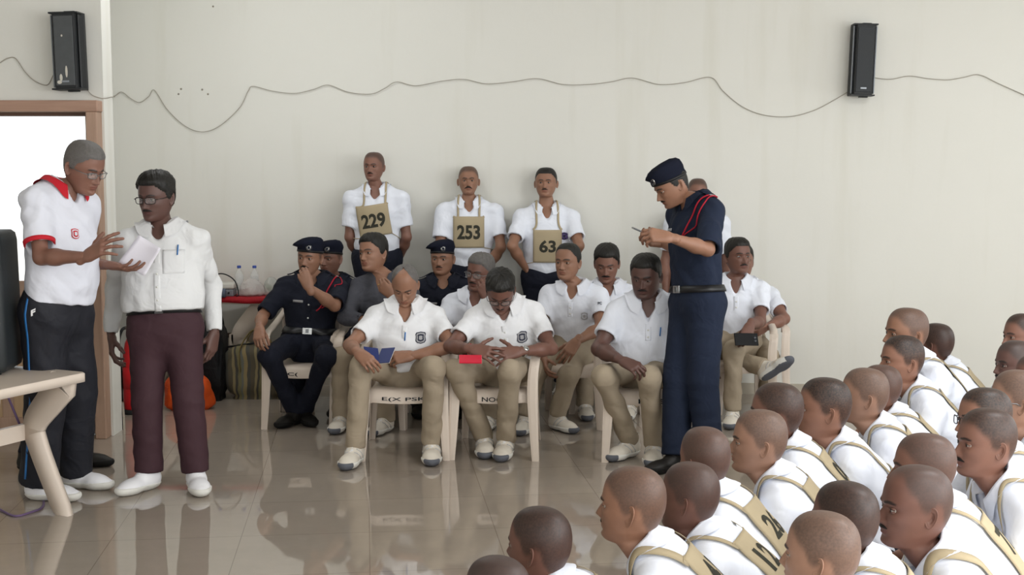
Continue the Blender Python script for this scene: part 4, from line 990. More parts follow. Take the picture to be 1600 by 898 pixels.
# ---------------------------------------------------------------- cables and loudspeakers on the wall
def onwall(px, py, off=.012):
    "where the line of sight meets the back wall, its return or the door block"
    r = ray(px, py)
    t = (ywall(0) - 0) / (r[1] - WS * r[0]); p = CAM + r * t
    if p[0] >= XLB: 
        k = (XLB - XL) / (yb_ - YD - .18); t2 = (XL - k * (YD + .18)) / (r[0] - k * r[1]); q_ = CAM + r * t2
        return p + A(0, -off, 0) if not (YD + .18 < q_[1] < p[1]) else q_ + A(off, 0, 0)
    k = (XLB - XL) / (yb_ - YD - .18); t = (XL - k * (YD + .18)) / (r[0] - k * r[1]); p = CAM + r * t
    if YD + .18 < p[1] < 12: return p + A(off, 0, 0)
    return CAM + r * (YD / r[1]) + A(0, -off, 0)
cab = mat('cable_grey', 'a29d92', .6, .3)
def wire(name, px, label, r_=.003, m=cab):
    pp = catmull(np.array(px, float), np.linspace(0, len(px) - 1, 14 * len(px))); pts = [onwall(*p) for p in pp]; o = link(name, MB().tube(pts, r_, 6).mesh(name, m)); tag(o, label, 'cable', 'cables strung along the walls'); return o
wire('speaker_cable', [(136, 139), (146, 149), (163, 154), (180, 150), (191, 144), (205, 154), (219, 160), (233, 151), (242, 141), (262, 171), (290, 197), (318, 206), (345, 196), (375, 168), (388, 143), (396, 135), (425, 142), (460, 146), (490, 140), (513, 133), (545, 144), (580, 147), (602, 138), (620, 128), (650, 134), (690, 127), (725, 124), (760, 131), (800, 128), (840, 123), (880, 132), (920, 132), (955, 128), (988, 122), (1030, 132), (1070, 129), (1110, 121), (1130, 143), (1160, 167), (1195, 180), (1235, 182), (1270, 173), (1300, 158), (1325, 143)], 'thin grey cable sagging in loops across the wall between the two loudspeakers')
wire('speaker_cable', [(0, 99), (14, 91), (26, 92), (40, 112), (56, 127), (74, 133), (82, 122), (90, 104)], 'short grey cable sagging on the wall left of the left loudspeaker')
wire('speaker_cable', [(1362, 121), (1390, 124), (1420, 119), (1450, 123), (1480, 125), (1505, 121), (1529, 117), (1560, 131), (1605, 151)], 'thin grey cable running right from the right loudspeaker')
blk = mat('speaker_black', '1d1f21', .5, .4); grl = mat('speaker_grille', '2d3033', .55, .45, bump=.8, bscale=500); alu = mat('speaker_alloy', '8b9096', .4, .5, metal=.5); grl2 = mat('speaker_grille_grey', '4d5052', .6, .4, bump=.6, bscale=500, var=.15, vscale=25)
def column_speaker(c, h, w, d, yaw, tilt, gm, label, wear=False):
    root = empty('wall_speaker', c); tag(root, label, 'loudspeaker', 'column loudspeakers on the wall')
    root.rotation_euler = (0, tilt, yaw)
    pf = [(-w / 2, 0), (-w / 2, -.25 * d), (-w * .36, -d), (w * .36, -d), (w / 2, -.25 * d), (w / 2, 0)]
    m = MB(); n = len(pf); V = [(x, y, z) for z in (-h / 2, h / 2) for x, y in pf]; m.add(V, [[i, (i + 1) % n, n + (i + 1) % n, n + i] for i in range(n)] + [[5, 4, 1, 0], [4, 3, 2, 1], [6, 7, 10, 11], [7, 8, 9, 10]])
    bevel(link('cabinet', m.mesh('cabinet', blk, smooth=False), root), .004)
    m = MB(); m.box((0, -d - .003, 0), (w * .64, .008, h * .93)); g_ = link('grille', m.mesh('grille', gm, smooth=False), root); bevel(g_, .003)
    m = MB(); m.box((0, -d - .008, -h * .41), (w * .24, .004, h * .022)); link('badge', m.mesh('badge', alu, smooth=False), g_)
    for s in (-1, 1):
        m = MB(); m.box((s * w * .41, -d * .66, 0), (w * .05, d * .3, h * .97), np.array([[math.cos(.6 * s), math.sin(.6 * s), 0], [-math.sin(.6 * s), math.cos(.6 * s), 0], [0, 0, 1]])); link('side_rail', m.mesh('side_rail', alu if not wear or s < 0 else blk, smooth=False), root)
    for z in (-1, 1):
        m = MB(); m.box((0, -d * .5, z * (h / 2 + .004)), (w * .98, d * 1.0, .010)); m.box((w * .1, -d * .4, z * (h / 2 + .012)), (w * .35, d * .3, .014)); link('end_cap', m.mesh('end_cap', blk, smooth=False), root)
    m = MB(); m.box((0, .012, 0), (w * .5, .03, h * .7)); link('bracket', m.mesh('bracket', alu, smooth=False), root)
    if wear:
        for x, z, a, b in ((-.14, -.36, .05, .10), (.05, -.28, .04, .16), (-.05, .2, .03, .03), (-.2, -.42, .08, .05)):
            m = MB(); m.lathe([(.0005, .001), (1, 0)], 12); v = m.v[-1] * A(a * w, b * h * .5, 1); m.v[-1] = np.stack([x * w + v[:, 0], -d - .0085 + 0 * v[:, 0], z * h + v[:, 1]], 1); link('paint_splash', m.mesh('paint_splash', mat('splash_white', 'c9c5ba', .8), smooth=False), root)
    return root
p = PY(1346, 95, ywall(2.7) - .03); column_speaker((p[0], ywall(p[0]) - .03, p[2]), .50, .175, .13, R(-3), R(1.6), grl, 'black column loudspeaker with silver edges on the right of the wall')
p = PY(113, 82, YD - .03); column_speaker((p[0], p[1], p[2]), .455, .185, .13, R(-2), R(-1.2), grl2, 'worn grey column loudspeaker with white paint splashes above the doorway', True)
# nail holes
m = MB()
for px, py in ((333, 10), (283, 139), (279, 147), (316, 140), (325, 147)):
    c = onwall(px, py, .001); m.lathe([(.0005, -.003), (.006, -.002), (.008, 0)], 12, c, ax=[[1, 0, 0], [0, 0, 1], [0, 1, 0]])
o = link('wall_plug_holes', m.mesh('wall_plug_holes', mat('hole_dark', '8a8478', .9)), bpy.data.objects['wall_back'])
# ---------------------------------------------------------------- plastic armchair (local: faces -y)
def make_chair():
    root = empty('plastic_chair', (0, 0, 0)); m_ = M_['plastic']
    pr = [(.215, .402), (.15, .392), (.05, .388), (-.05, .392), (-.14, .400), (-.20, .402), (-.226, .395), (-.238, .382), (-.241, .333)]
    xs = np.linspace(-1, 1, 17); G_ = []
    for y, z in pr: 
        w = .205 + .018 * (.2 - y) / .4; G_.append([[x * w, y + (.018 * x * x if y < -.1 else 0), z + .010 * x * x - (.012 if abs(x) == 1 else 0)] for x in xs])
    m = MB(); m.sheet(np.array(G_)[:, ::-1], .010); bevel(link('seat', m.mesh('seat', m_), root), .002)
    G_ = []
    for v in np.linspace(0, 1, 15):
        row = []
        for x in xs:
            h = v * (.43 - .05 * x * x); hw = .195 + .03 * v - .02 * v ** 6; row.append([x * hw, .205 + .06 * v + .07 * v * v * .6 + .03 - .055 * x * x, .405 + h])
        G_.append(row)
    m = MB(); m.sheet(np.array(G_), .010); b = link('backrest', m.mesh('backrest', m_), root)
    G_ = np.array(G_); m = MB(); m.tube(np.concatenate([G_[:, 0], G_[-1][1:-1], G_[::-1, -1]]), .012, 8); link('back_rim', m.mesh('back_rim', m_), b)
    for s in (1, -1):
        m = MB(); pts = [(.268, -.262, 0), (.256, -.246, .2), (.248, -.234, .38), (.25, -.228, .50), (.258, -.215, .568), (.262, -.185, .602)]
        pts = catmull(np.array(pts) * A(s, 1, 1), np.linspace(0, 5, 20)); 
        wv = np.interp(pts[:, 2], [0, .38, .64], [.022, .034, .030])
        G_ = np.array([[p + A(a * w, b_ * w, 0) for a, b_ in ((-1, -1), (-.5, -1.12), (.5, -1.12), (1, -1), (1, 0), (1, .9), (.72, .9), (.66, -.5), (-.9, -.62))] for p, w in zip(pts, wv)]); G_[:, :, 0] = np.where(s > 0, G_[:, :, 0], 2 * pts[:, None, 0] - G_[:, :, 0])
        m.grid(G_, closed_v=True); link('leg', m.mesh('front_leg', m_, smooth=False), root)
        m = MB(); pts = [(.250, .315, 0), (.236, .27, .2), (.222, .235, .38), (.212, .215, .46)]; pts = catmull(np.array(pts) * A(s, 1, 1), np.linspace(0, 3, 12)); wv = np.interp(pts[:, 2], [0, .4], [.020, .030])
        G_ = np.array([[p + A(a * w, b_ * w, 0) for a, b_ in ((-1, 1), (.5, 1.1), (1, 1), (1, -.9), (.7, -.9), (.65, .5), (-.9, .6))] for p, w in zip(pts, wv)]); G_[:, :, 0] = np.where(s > 0, G_[:, :, 0], 2 * pts[:, None, 0] - G_[:, :, 0])
        m.grid(G_, closed_v=True); link('leg', m.mesh('rear_leg', m_, smooth=False), root)
        m = MB(); pts = [(.258, -.222, .566), (.262, -.205, .604), (.266, -.14, .624), (.270, -.03, .630), (.268, .08, .640), (.252, .18, .668), (.226, .25, .715), (.20, .28, .77)]
        pts = catmull(np.array(pts) * A(s, 1, 1), np.linspace(0, 7, 30)); G_ = []
        for i, p_ in enumerate(pts):
            t = nrm(pts[min(i + 1, 29)] - pts[max(i - 1, 0)]); sd = nrm(np.cross(t, UP) if abs(t[2]) < .97 else A(s, 0, 0)); sd = sd if sd[0] * s > 0 else -sd; up_ = nrm(np.cross(sd, t)); up_ = up_ if up_ @ (UP * .8 + A(0, -.6, 0)) > 0 else -up_
            w = .030 - .012 * max(0, (i - 22) / 8); G_.append([p_ + sd * a * w + up_ * b_ for a, b_ in ((-1, -.004), (-.8, .004), (0, .007), (.8, .003), (1, -.012), (.85, -.014), (.7, -.004), (0, -.002), (-.85, -.008))])
        m.grid(np.array(G_), closed_v=True); link('armrest', m.mesh('armrest', m_), root)
    return root
CHAIR = make_chair(); CH_USED = []
for o_ in CHAIR.children_recursive:
    for v_ in o_.data.vertices: v_.co.x *= .93
def chair(c, yaw, label, txt=None, order=None):
    o = CHAIR if not CH_USED else copy_tree(CHAIR); CH_USED.append(o)
    if CH_USED[0] is not o:
        for ch in list(o.children):
            if ch.name.startswith('painted_mark'): bpy.data.objects.remove(ch)
    o.location = (c[0], c[1], 0); o.rotation_euler = (0, 0, R(yaw)); tag(o, label, 'chair', 'cream plastic armchairs')
    if txt:
        CH_TXT.append((o, txt))
    return o
CH_TXT = []
def chair_marks():
    for o, txt in CH_TXT:
        v, t = text_tris(txt[0], txt[3] if len(txt) > 3 else .02); w = txt[1]; cx = txt[2]; x = cx + v[:, 0] * w; u_ = x / .222
        V = np.stack([x, -.254 + .018 * u_ * u_, .360 + v[:, 1] * .028 + .010 * u_ * u_], 1); st = [c for c in o.children if c.name.startswith('seat')][0]
        link('painted_mark', MB().add(V, None, t).mesh('painted_mark', M_['paint_black'], smooth=False), st)
# ---------------------------------------------------------------- plastic tables
def make_table(name, C, e1, e2, L1, L2, H, label, th=.045, leg=True):
    "corner C, edges L1 along e1 and L2 along e2"
    root = empty(name, (C[0], C[1], 0)); tag(root, label, 'table'); e1, e2 = nrm(e1), nrm(e2); m_ = M_['plastic']
    c = e1 * L1 / 2 + e2 * L2 / 2
    m = MB(); n = 10; rad = .04; out = []
    for (sx, sy), a0 in (((1, 1), 0), ((-1, 1), 90), ((-1, -1), 180), ((1, -1), 270)):
        for k in range(n): a = R(a0 + 90 * k / (n - 1)); out.append((sx * (L1 / 2 - rad) + rad * math.cos(a), sy * (L2 / 2 - rad) + rad * math.sin(a)))
    out = np.array(out); rows = []
    for sc, z in ((-.02, H - th), (0, H - th), (0, H - .006), (-.006, H), (-.3, H)):
        rows.append([c + e1 * (x - np.sign(x) * -sc * (abs(x) > .02)) + e2 * (y - np.sign(y) * -sc * (abs(y) > .02)) + UP * z for x, y in out])
    G_ = np.array(rows[:4]); m.grid(G_, closed_v=True); N = len(out); o = m.n; m.add(np.concatenate([G_[3], [c + UP * H], G_[0], [c + UP * (H - th)]]), None, [[N, i, (i + 1) % N] for i in range(N)] + [[2 * N + 1, N + 1 + (i + 1) % N, N + 1 + i] for i in range(N)])
    link('tabletop', m.mesh('tabletop', m_), root); root['top'] = H
    def leg_(p0, dirn, wdt):
        "one bowed leg of a )( pair: starts under the top, bows in to the middle and out to its foot"
        pts = catmull(np.array([p0 + UP * (H - th), p0 + dirn * .10 + UP * (H - .15), p0 + dirn * .205 + UP * (H * .62), p0 + dirn * .185 + UP * (H * .46), p0 + dirn * .03]), np.linspace(0, 4, 26))
        sd = np.cross(dirn, UP); w = np.interp(np.linspace(0, 1, 26), [0, .5, 1], [.085, .06, .045]); G_ = []
        for i, p_ in enumerate(pts):
            t = nrm(pts[min(i + 1, 25)] - pts[max(i - 1, 0)]); nn = np.cross(sd, t); G_.append([p_ + nn * a * w[i] + sd * b for a, b in ((-1, -.02), (1, -.02), (1.06, 0), (1, .02), (-1, .02), (-1.06, 0))])
        G_ = np.array(G_); G_[-1, :, 2] = 0; G_[0, :, 2] = H - th
        q = MB(); q.grid(G_, closed_v=True); link('leg', q.mesh('leg', m_), root)
    if leg:
        for k2 in (.09, L2 - .09):
            d2 = e2 if k2 < L2 / 2 else -e2; leg_(e1 * .07 + e2 * k2, d2, .05); leg_(e1 * (L1 - .07) + e2 * k2, d2, .05)
        m = MB(); m.tube([e1 * L1 / 2 + e2 * .36 + UP * H * .58, e1 * L1 / 2 + e2 * (L2 - .36) + UP * H * .58], .018, 8); link('crossbar', m.mesh('crossbar', mat('bar_brown', '6a5648', .5)), root)
        m = MB()
        for k2 in (.36, L2 - .36): m.box(e1 * L1 / 2 + e2 * k2 + UP * H * .56, (L1 - .10, .03, .08), np.stack([e1, e2, UP]))
        link('leg_joint', m.mesh('leg_joint', m_, smooth=False), root)
    return root
C0 = PZ(138, 581, .72)
e2 = nrm(A(-.90, .42, 0)); e1 = nrm(A(-.42, -.90, 0))
make_table('plastic_table', C0, e1, e2, .62, 1.1, .72, 'cream plastic table with bowed legs under the black loudspeaker')
# loudspeaker cabinet standing on it
spk = empty('portable_speaker', tuple(C0 + e1 * .20 + e2 * .60 + UP * .72)); tag(spk, 'black loudspeaker cabinet with a red badge on the plastic table', 'loudspeaker')
ax_ = np.stack([-e2, -e1 * -1, UP]); pz = PZ(10, 590, .72); edge = (pz - CAM)
cab_w, cab_d, cab_h = .42, .34, .70
u_ = nrm(A(1, .1, 0)); v_ = A(-u_[1], u_[0], 0); pr = PZ(9, 588, .72); cc = pr - u_ * cab_w / 2 + v_ * cab_d / 2; spk.location = (cc[0], cc[1], .72)
rot = np.stack([u_, v_, UP])
m = MB(); out = []
for (sx, sy), a0 in (((1, 1), 0), ((-1, 1), 90), ((-1, -1), 180), ((1, -1), 270)):
    for k in range(6): a = R(a0 + 90 * k / 5); out.append((sx * (cab_w / 2 - .04) + .04 * math.cos(a), sy * (cab_d / 2 - .04) + .04 * math.sin(a)))
out = np.array(out); rows = [[A(x * s, y * s, z) @ rot for x, y in out] for s, z in ((.01, .012), (.90, .012), (.97, .022), (1, .05), (1, .20), (.97, cab_h - .05), (.94, cab_h - .015), (.86, cab_h), (.01, cab_h))]
m.grid(np.array(rows), closed_v=True); link('cabinet', m.mesh('cabinet', mat('cabinet_black', '24282a', .5, .4, bump=.4, bscale=300)), spk)
m = MB(); m.box(A(0, -cab_d / 2 - .002, .36) @ rot, (cab_w - .09, .012, .56), rot); g_ = link('grille', m.mesh('grille', grl, smooth=False), spk); bevel(g_, .005)
c = A(cab_w / 2 - .075, -cab_d / 2 - .012, .345) @ rot; m = MB(); m.box(c, (.085, .008, .046), rot); b_ = link('badge', m.mesh('badge', mat('badge_red', 'c02822', .4), smooth=False), spk)
v, t = text_tris('a', .03); m = MB(); m.add((np.stack([v[:, 0] * .02 + .022, -.005 + 0 * v[:, 0], v[:, 1] * .024], 1) @ rot) + c, None, t); link('badge_letter', m.mesh('badge_letter', M_['plastic_white'], smooth=False), b_)
m = MB()
for sx in (-1, 1):
    for sy in (-1, 1): m.lathe([(.001, 0), (.022, 0), (.025, .012), (.001, .012)], 14, A(sx * (cab_w / 2 - .06), sy * (cab_d / 2 - .06), 0) @ rot)
link('foot', m.mesh('feet', blk), spk)
m = MB(); m.tube([A(-.07, .03, cab_h - .005) @ rot, A(-.06, .03, cab_h + .02) @ rot, A(.06, .03, cab_h + .02) @ rot, A(.07, .03, cab_h - .005) @ rot], .012, 8); link('handle', m.mesh('handle', blk), spk)
pp = [PZ(30, 655, .45) + A(0, .05, 0), PZ(42, 690, .33), PZ(54, 720, .2), PZ(64, 745, .1), PZ(68, 775, .006), PZ(66, 792, .006), PZ(48, 800, .006), PZ(25, 806, .006), PZ(8, 800, .006), PZ(-8, 790, .006)]
pp[0] = C0 + e1 * .31 + e2 * .45 + UP * .35
o = link('power_cable', MB().tube(catmull(np.array(pp), np.linspace(0, 9, 60)), .006, 7).mesh('power_cable', mat('cable_purple', '6a5678', .5))); tag(o, 'purple cable hanging from the table and curling on the floor', 'cable')
# ---------------------------------------------------------------- refreshment table by the wall
TZ = .735
tb = make_table('plastic_table', A(-1.78, 9.62, 0), A(0, 1, 0), A(-1, .0, 0), .41, 1.15, TZ, 'cream plastic table by the wall with a red cloth, bottles and bags on it')
m = MB(); xs = np.linspace(-1.165, .012, 40); G_ = []
for y, z in ((.41, TZ + .003), (.2, TZ + .004), (.02, TZ + .004), (-.006, TZ), (-.012, TZ - .035)):
    G_.append([[x, y - (.006 * math.sin(x * 21) if z < TZ else 0), z + (.004 * math.sin(x * 13 + 1) if z < TZ else 0)] for x in xs])
o = link('table_cover', m.sheet(np.array(G_)[:, ::-1], .003).mesh('table_cover', mat('cover_red', '9c1420', .6, .3, folds=.3, fscale=20)), None, (-1.78, 9.62, 0)); tag(o, 'red cloth laid over the table by the wall', 'tablecloth')
pet = mat('bottle_clear', 'f0f4f4', .06, .5, alpha=.28); wat = mat('water', 'e8f0f2', .03, .5, alpha=.15); capb = mat('cap_blue', '3d55a5', .45)
def bottle(px, label, cp=None):
    c = PY(px, 440, 9.86); root = empty('water_bottle', (c[0], 9.86, TZ + .004)); tag(root, label, 'bottle', 'water bottles on the table by the wall')
    m = MB(); m.lathe([(.001, 0), (.030, 0), (.033, .006), (.033, .05), (.031, .055), (.033, .06), (.033, .10), (.031, .105), (.033, .11), (.033, .145), (.028, .165), (.016, .185), (.013, .195), (.013, .212)], 24); link('bottle_body', m.mesh('bottle_body', pet), root)
    m = MB(); m.lathe([(.001, .004), (.028, .004), (.0305, .02), (.0305, .14), (.001, .14)], 20); link('water', m.mesh('water', wat), root)
    m = MB(); m.lathe([(.0145, .205), (.0155, .207), (.0155, .222), (.014, .225), (.001, .225)], 20); link('cap', m.mesh('cap', capb), root); return root
bottle(336, 'clear water bottle nearest the man in the white shirt, left of the other two bottles'); bottle(374, 'clear water bottle in the middle, just behind the white device'); bottle(398, 'clear water bottle with blue cap behind the tied plastic bag')
rt = empty('amplifier', (PY(350, 450, 9.75)[0], 9.75, TZ + .004)); tag(rt, 'white and grey box device with a black lead on the red cloth', 'device')
m = MB(); m.box((-.01, 0, .03), (.19, .13, .055)); bevel(link('base_unit', m.mesh('base_unit', mat('device_grey', '7d8085', .5), smooth=False), rt), .008)
m = MB(); m.box((-.01, 0, .082), (.20, .14, .045)); bevel(link('housing', m.mesh('housing', mat('device_white', 'cfccc4', .5), smooth=False), rt), .012)
m = MB()
for x in (-.05, .0, .05): m.lathe([(.001, .006), (.008, .006), (.009, 0)], 12, (x, -.071, .03), ax=[[1, 0, 0], [0, 0, 1], [0, -1, 0]])
link('socket', m.mesh('sockets', blk), rt)
m = MB(); m.tube(catmull(np.array([(-.12, -.02, .09), (-.08, -.03, .15), (-.01, -.04, .175), (.06, -.04, .15), (.10, -.03, .10), (.12, -.05, .02), (.11, -.08, .006)]), np.linspace(0, 6, 40)), .005, 7); link('lead', m.mesh('lead', blk), rt)
m = MB(); m.lathe([(.001, -.06), (.032, -.06), (.035, -.05), (.035, .05), (.032, .06), (.001, .06)], 20, (-.02, -.13, .036), ax=[[0, 0, 1], [0, 1, 0], [1, 0, 0]]); o = link('cloth_roll', m.mesh('cloth_roll', mat('roll_blue', '5d6676', .8, folds=.5, fscale=25)), None, tuple(rt.location)); tag(o, 'blue grey roll lying in front of the white device', 'roll')
def sack(name, loc, sx, sy, sz, m_, label, cat, knot=True, seed=1, power=2.4):
    r_ = np.random.default_rng(seed); ph = r_.random(8) * 6; G_ = []; n = 44
    for t in np.linspace(0, 1, 22):
        z = t; w = (1 - t ** power) ** .55 * (1 - .25 * (1 - min(1, t * 6)) ** 2) if t < 1 else 0.02
        w = max(w, .10 if knot and t > .86 else .02); a = 2 * math.pi * np.arange(n) / n
        k = 1 + .07 * np.sin(3 * a + ph[0] + 3 * t) + .05 * np.sin(5 * a + ph[1] - 4 * t) + .03 * np.sin(9 * a + ph[2] + 8 * t)
        if knot and t > .9: k = k * (1 + (t - .9) * 6)
        G_.append(np.stack([sx * w * k * np.cos(a), sy * w * k * np.sin(a), sz * z + 0 * a], 1))
    m = MB(); m.grid(np.array(G_), closed_v=True); N = m.n
    m.add(np.concatenate([G_[0], [[0, 0, 0]], G_[-1], [[0, 0, sz]]]), None, [[n, (i + 1) % n, i] for i in range(n)] + [[2 * n + 1, n + 1 + i, n + 1 + (i + 1) % n] for i in range(n)])
    o = link(name, m.mesh(name, m_), None, loc); tag(o, label, cat); return o
pl = mat('polythene', 'd8d3d0', .25, .5, alpha=.62, folds=.8, fscale=22, bump=.3, bscale=60); pc = mat('parcel_pink', 'b98a88', .7, folds=.5, fscale=20)
bg = sack('carrier_bag', (PY(392, 450, 9.74)[0], 9.74, TZ + .005), .10, .08, .135, pl, 'white translucent plastic bag tied up on the red cloth', 'bag', True, 4)
m = MB(); m.lathe([(.001, .004), (.03, .006), (.045, .03), (.035, .055), (.001, .065)], 16, (-.02, 0, 0)); m.lathe([(.001, .004), (.02, .006), (.03, .025), (.001, .045)], 14, (.045, -.01, 0)); link('contents', m.mesh('contents', pc), bg)
bg2 = sack('carrier_bag', (PY(424, 450, 9.80)[0], 9.80, TZ + .005), .07, .07, .14, mat('polythene_clear', 'cfd4cf', .2, .5, alpha=.5, folds=.8, fscale=22), 'clear plastic bag of greens beside the officer at the table', 'bag', True, 9)
m = MB()
for k in range(7):
    a = k * .9; m.tube([A(.01 * math.cos(a), .01 * math.sin(a), .01), A(.03 * math.cos(a), .03 * math.sin(a), .06), A(.045 * math.cos(a), .045 * math.sin(a), .085)], [.004, .014, .003], 6, flat=.4)
link('greens', m.mesh('greens', mat('leaf_green', '6e8a4a', .6)), bg2)
# bags under and beside the table
def stripe_mat():
    m = bpy.data.materials.new('striped_sack'); m.use_nodes = True; nt = m.node_tree; b = nt.nodes['Principled BSDF']; b.inputs['Roughness'].default_value = .7
    tc = nt.nodes.new('ShaderNodeTexCoord'); sp = nt.nodes.new('ShaderNodeSeparateXYZ'); nt.links.new(tc.outputs['Object'], sp.inputs[0])
    n = nt.nodes.new('ShaderNodeTexNoise'); n.inputs['Scale'].default_value = 5; nt.links.new(tc.outputs['Object'], n.inputs['Vector'])
    k = nt.nodes.new('ShaderNodeMath'); k.operation = 'MULTIPLY_ADD'; k.inputs[1].default_value = .06; nt.links.new(n.outputs['Fac'], k.inputs[0]); nt.links.new(sp.outputs['X'], k.inputs[2])
    k2 = nt.nodes.new('ShaderNodeMath'); k2.operation = 'MULTIPLY'; k2.inputs[1].default_value = 6.2; nt.links.new(k.outputs[0], k2.inputs[0]); fr = nt.nodes.new('ShaderNodeMath'); fr.operation = 'FRACT'; nt.links.new(k2.outputs[0], fr.inputs[0])
    cr = nt.nodes.new('ShaderNodeValToRGB'); cr.color_ramp.interpolation = 'CONSTANT'; e = cr.color_ramp.elements; e[0].position = 0; e[0].color = lin('5a5342'); e[1].position = .2; e[1].color = lin('8b7e5a')
    for p_, c_ in ((.32, '46443d'), (.42, '77714f'), (.58, '6b6d66'), (.68, '94855c'), (.84, '4f4d45')): q = e.new(p_); q.color = lin(c_)
    nt.links.new(fr.outputs[0], cr.inputs[0]); nt.links.new(cr.outputs[0], b.inputs['Base Color']); return m
def holdall(name, lo, hi, m_, label, strap=None, seed=3, rz=0):
    c = (np.array(lo) + np.array(hi)) / 2; s = (np.array(hi) - np.array(lo)) / 2; G_ = []; n = 64; a = 2 * math.pi * np.arange(n) / n; r_ = np.random.default_rng(seed); ph = r_.random(8) * 6
    for t in np.linspace(0, 1, 18):
        z = -1 + 2 * t; w = (1 - abs(z) ** 5) ** .5 if abs(z) < 1 else .0; w = max(w, .02 if t == 1 else .72 * (t == 0) + .02)
        cx = np.sign(np.cos(a)) * np.abs(np.cos(a)) ** .35; cy = np.sign(np.sin(a)) * np.abs(np.sin(a)) ** .35
        k = 1 + .03 * np.sin(4 * a + ph[0] + 3 * z) + .025 * np.sin(7 * a + ph[1] - 5 * z); G_.append(np.stack([s[0] * w * k * cx, s[1] * w * k * cy, s[2] * (z + .04 * np.sin(3 * cx + ph[2]) * (t > .6))], 1))
    root = empty(name, (c[0], c[1], lo[2]), rz); tag(root, label, 'bag')
    m = MB(); m.grid(np.array(G_) + A(0, 0, s[2]), closed_v=True); m.add(np.concatenate([G_[0], [[0, 0, -s[2]]]]) + A(0, 0, s[2]), None, [[n, (i + 1) % n, i] for i in range(n)]); b = link('bag_body', m.mesh('bag_body', m_), root)
    m = MB(); m.tube([A(-s[0] * .9, -s[1] * .55, 2 * s[2] * .93), A(0, -s[1] * .5, 2 * s[2] * 1.0), A(s[0] * .9, -s[1] * .55, 2 * s[2] * .93)], .007, 6); link('zip', m.mesh('zip', blk), b)
    if strap:
        for sy in (-1, 1):
            pts = catmull(np.array([(-s[0] * .45, sy * s[1] * 1.0, s[2]), (-s[0] * .45, sy * s[1] * .95, 2 * s[2] * .9), (-s[0] * .1, sy * s[1] * .5, 2 * s[2] + .09), (s[0] * .2, sy * s[1] * .5, 2 * s[2] + .06), (s[0] * .45, sy * s[1] * .95, 2 * s[2] * .9), (s[0] * .45, sy * s[1] * 1.0, s[2])]), np.linspace(0, 5, 36))
            m = MB(); m.tube(pts, .018, 6, flat=.25); link('strap', m.mesh('strap', strap), root)
    return root
sm_ = stripe_mat()
l, r_, b_ = PY(352, 560, 9.45), PY(446, 560, 9.45), 0
holdall('holdall', (l[0], 9.38, 0), (r_[0], 9.60, .42), sm_, 'striped olive and grey holdall on the floor under the table', mat('strap_olive', '8a7c52', .8), 5)
l, r_ = PY(322, 560, 9.38), PY(351, 560, 9.38)
holdall('rucksack', (l[0] - .04, 9.30, 0), (r_[0] + .0, 9.56, .60), mat('nylon_black', '141518', .6, .35, folds=.5, fscale=14), 'tall black bag on the floor between the table legs and the man in maroon trousers', blk, 8)
l, r_ = PY(252, 610, 8.95), PY(327, 610, 8.95)
og = sack('sack', ((l[0] + r_[0]) / 2, 9.05, 0), (r_[0] - l[0]) / 2, .12, .27, mat('nylon_orange', 'd2521c', .55, .35, folds=.6, fscale=14), 'orange bag slumped on the floor behind the man in maroon trousers', 'bag', False, 2, 5.0)
m = MB(); m.tube(catmull(np.array([(-.1, -.02, .24), (-.06, -.05, .36), (.04, -.05, .36), (.09, -.02, .24)]), np.linspace(0, 3, 20)), .012, 6, flat=.3); link('handle', m.mesh('handle', M_['plastic_white']), og)
# fire extinguisher
c = PZ(197, 647, 0); fe = empty('fire_extinguisher', (c[0] + .045, c[1] + .04, 0)); tag(fe, 'red fire extinguisher standing on the floor right of the doorway', 'fire extinguisher')
rd = mat('cylinder_red', 'b01018', .28, .5)
m = MB(); m.lathe([(.001, .03), (.066, .03), (.070, .045), (.070, .10), (.069, .30), (.064, .42), (.050, .50), (.030, .545), (.020, .56), (.020, .58)], 32); link('cylinder', m.mesh('cylinder', rd), fe)
m = MB(); m.lathe([(.001, 0), (.074, 0), (.076, .01), (.074, .035), (.001, .035)], 32); link('base', m.mesh('base', blk), fe)
m = MB(); m.lathe([(.001, .575), (.022, .575), (.024, .60), (.016, .63), (.001, .635)], 18); m.box((-.02, -.03, .61), (.02, .05, .02)); link('valve', m.mesh('valve', M_['iron']), fe)
m = MB(); m.box((.015, -.03, .65), (.018, .13, .012)); m.box((.015, -.03, .625), (.018, .11, .010)); link('handle', m.mesh('handle', blk, smooth=False), fe)
m = MB(); m.lathe([(.0705, .18), (.0712, .18), (.0712, .33), (.0702, .33)], 32); link('label_band', m.mesh('label_band', rd), fe)
m = MB(); m.tube(catmull(np.array([(0, -.02, .61), (-.05, -.05, .60), (-.085, -.03, .50), (-.086, -.0, .30), (-.086, .0, .12), (-.088, .01, .02), (-.085, -.03, .012), (-.06, -.085, .012)]), np.linspace(0, 7, 44)), .011, 8); link('hose', m.mesh('hose', blk), fe)
# ---------------------------------------------------------------- people
ONLY = None
Q = {}
def who(key, label, **q):
    Q[key] = q
    if ONLY is not None and key not in ONLY: return None
    q['check'] = CHECK
    return person(label, q, q.pop('group', None))
CHECK = False
POLO = dict(shirt='white_polo', sleeve=.66, hem=.03, buttons=[-.175, -.135], plk=.098, trouser='khaki', shoes='trainer')
def sit(**k): d = dict(POLO); d.update(seat=.495, **k); return d
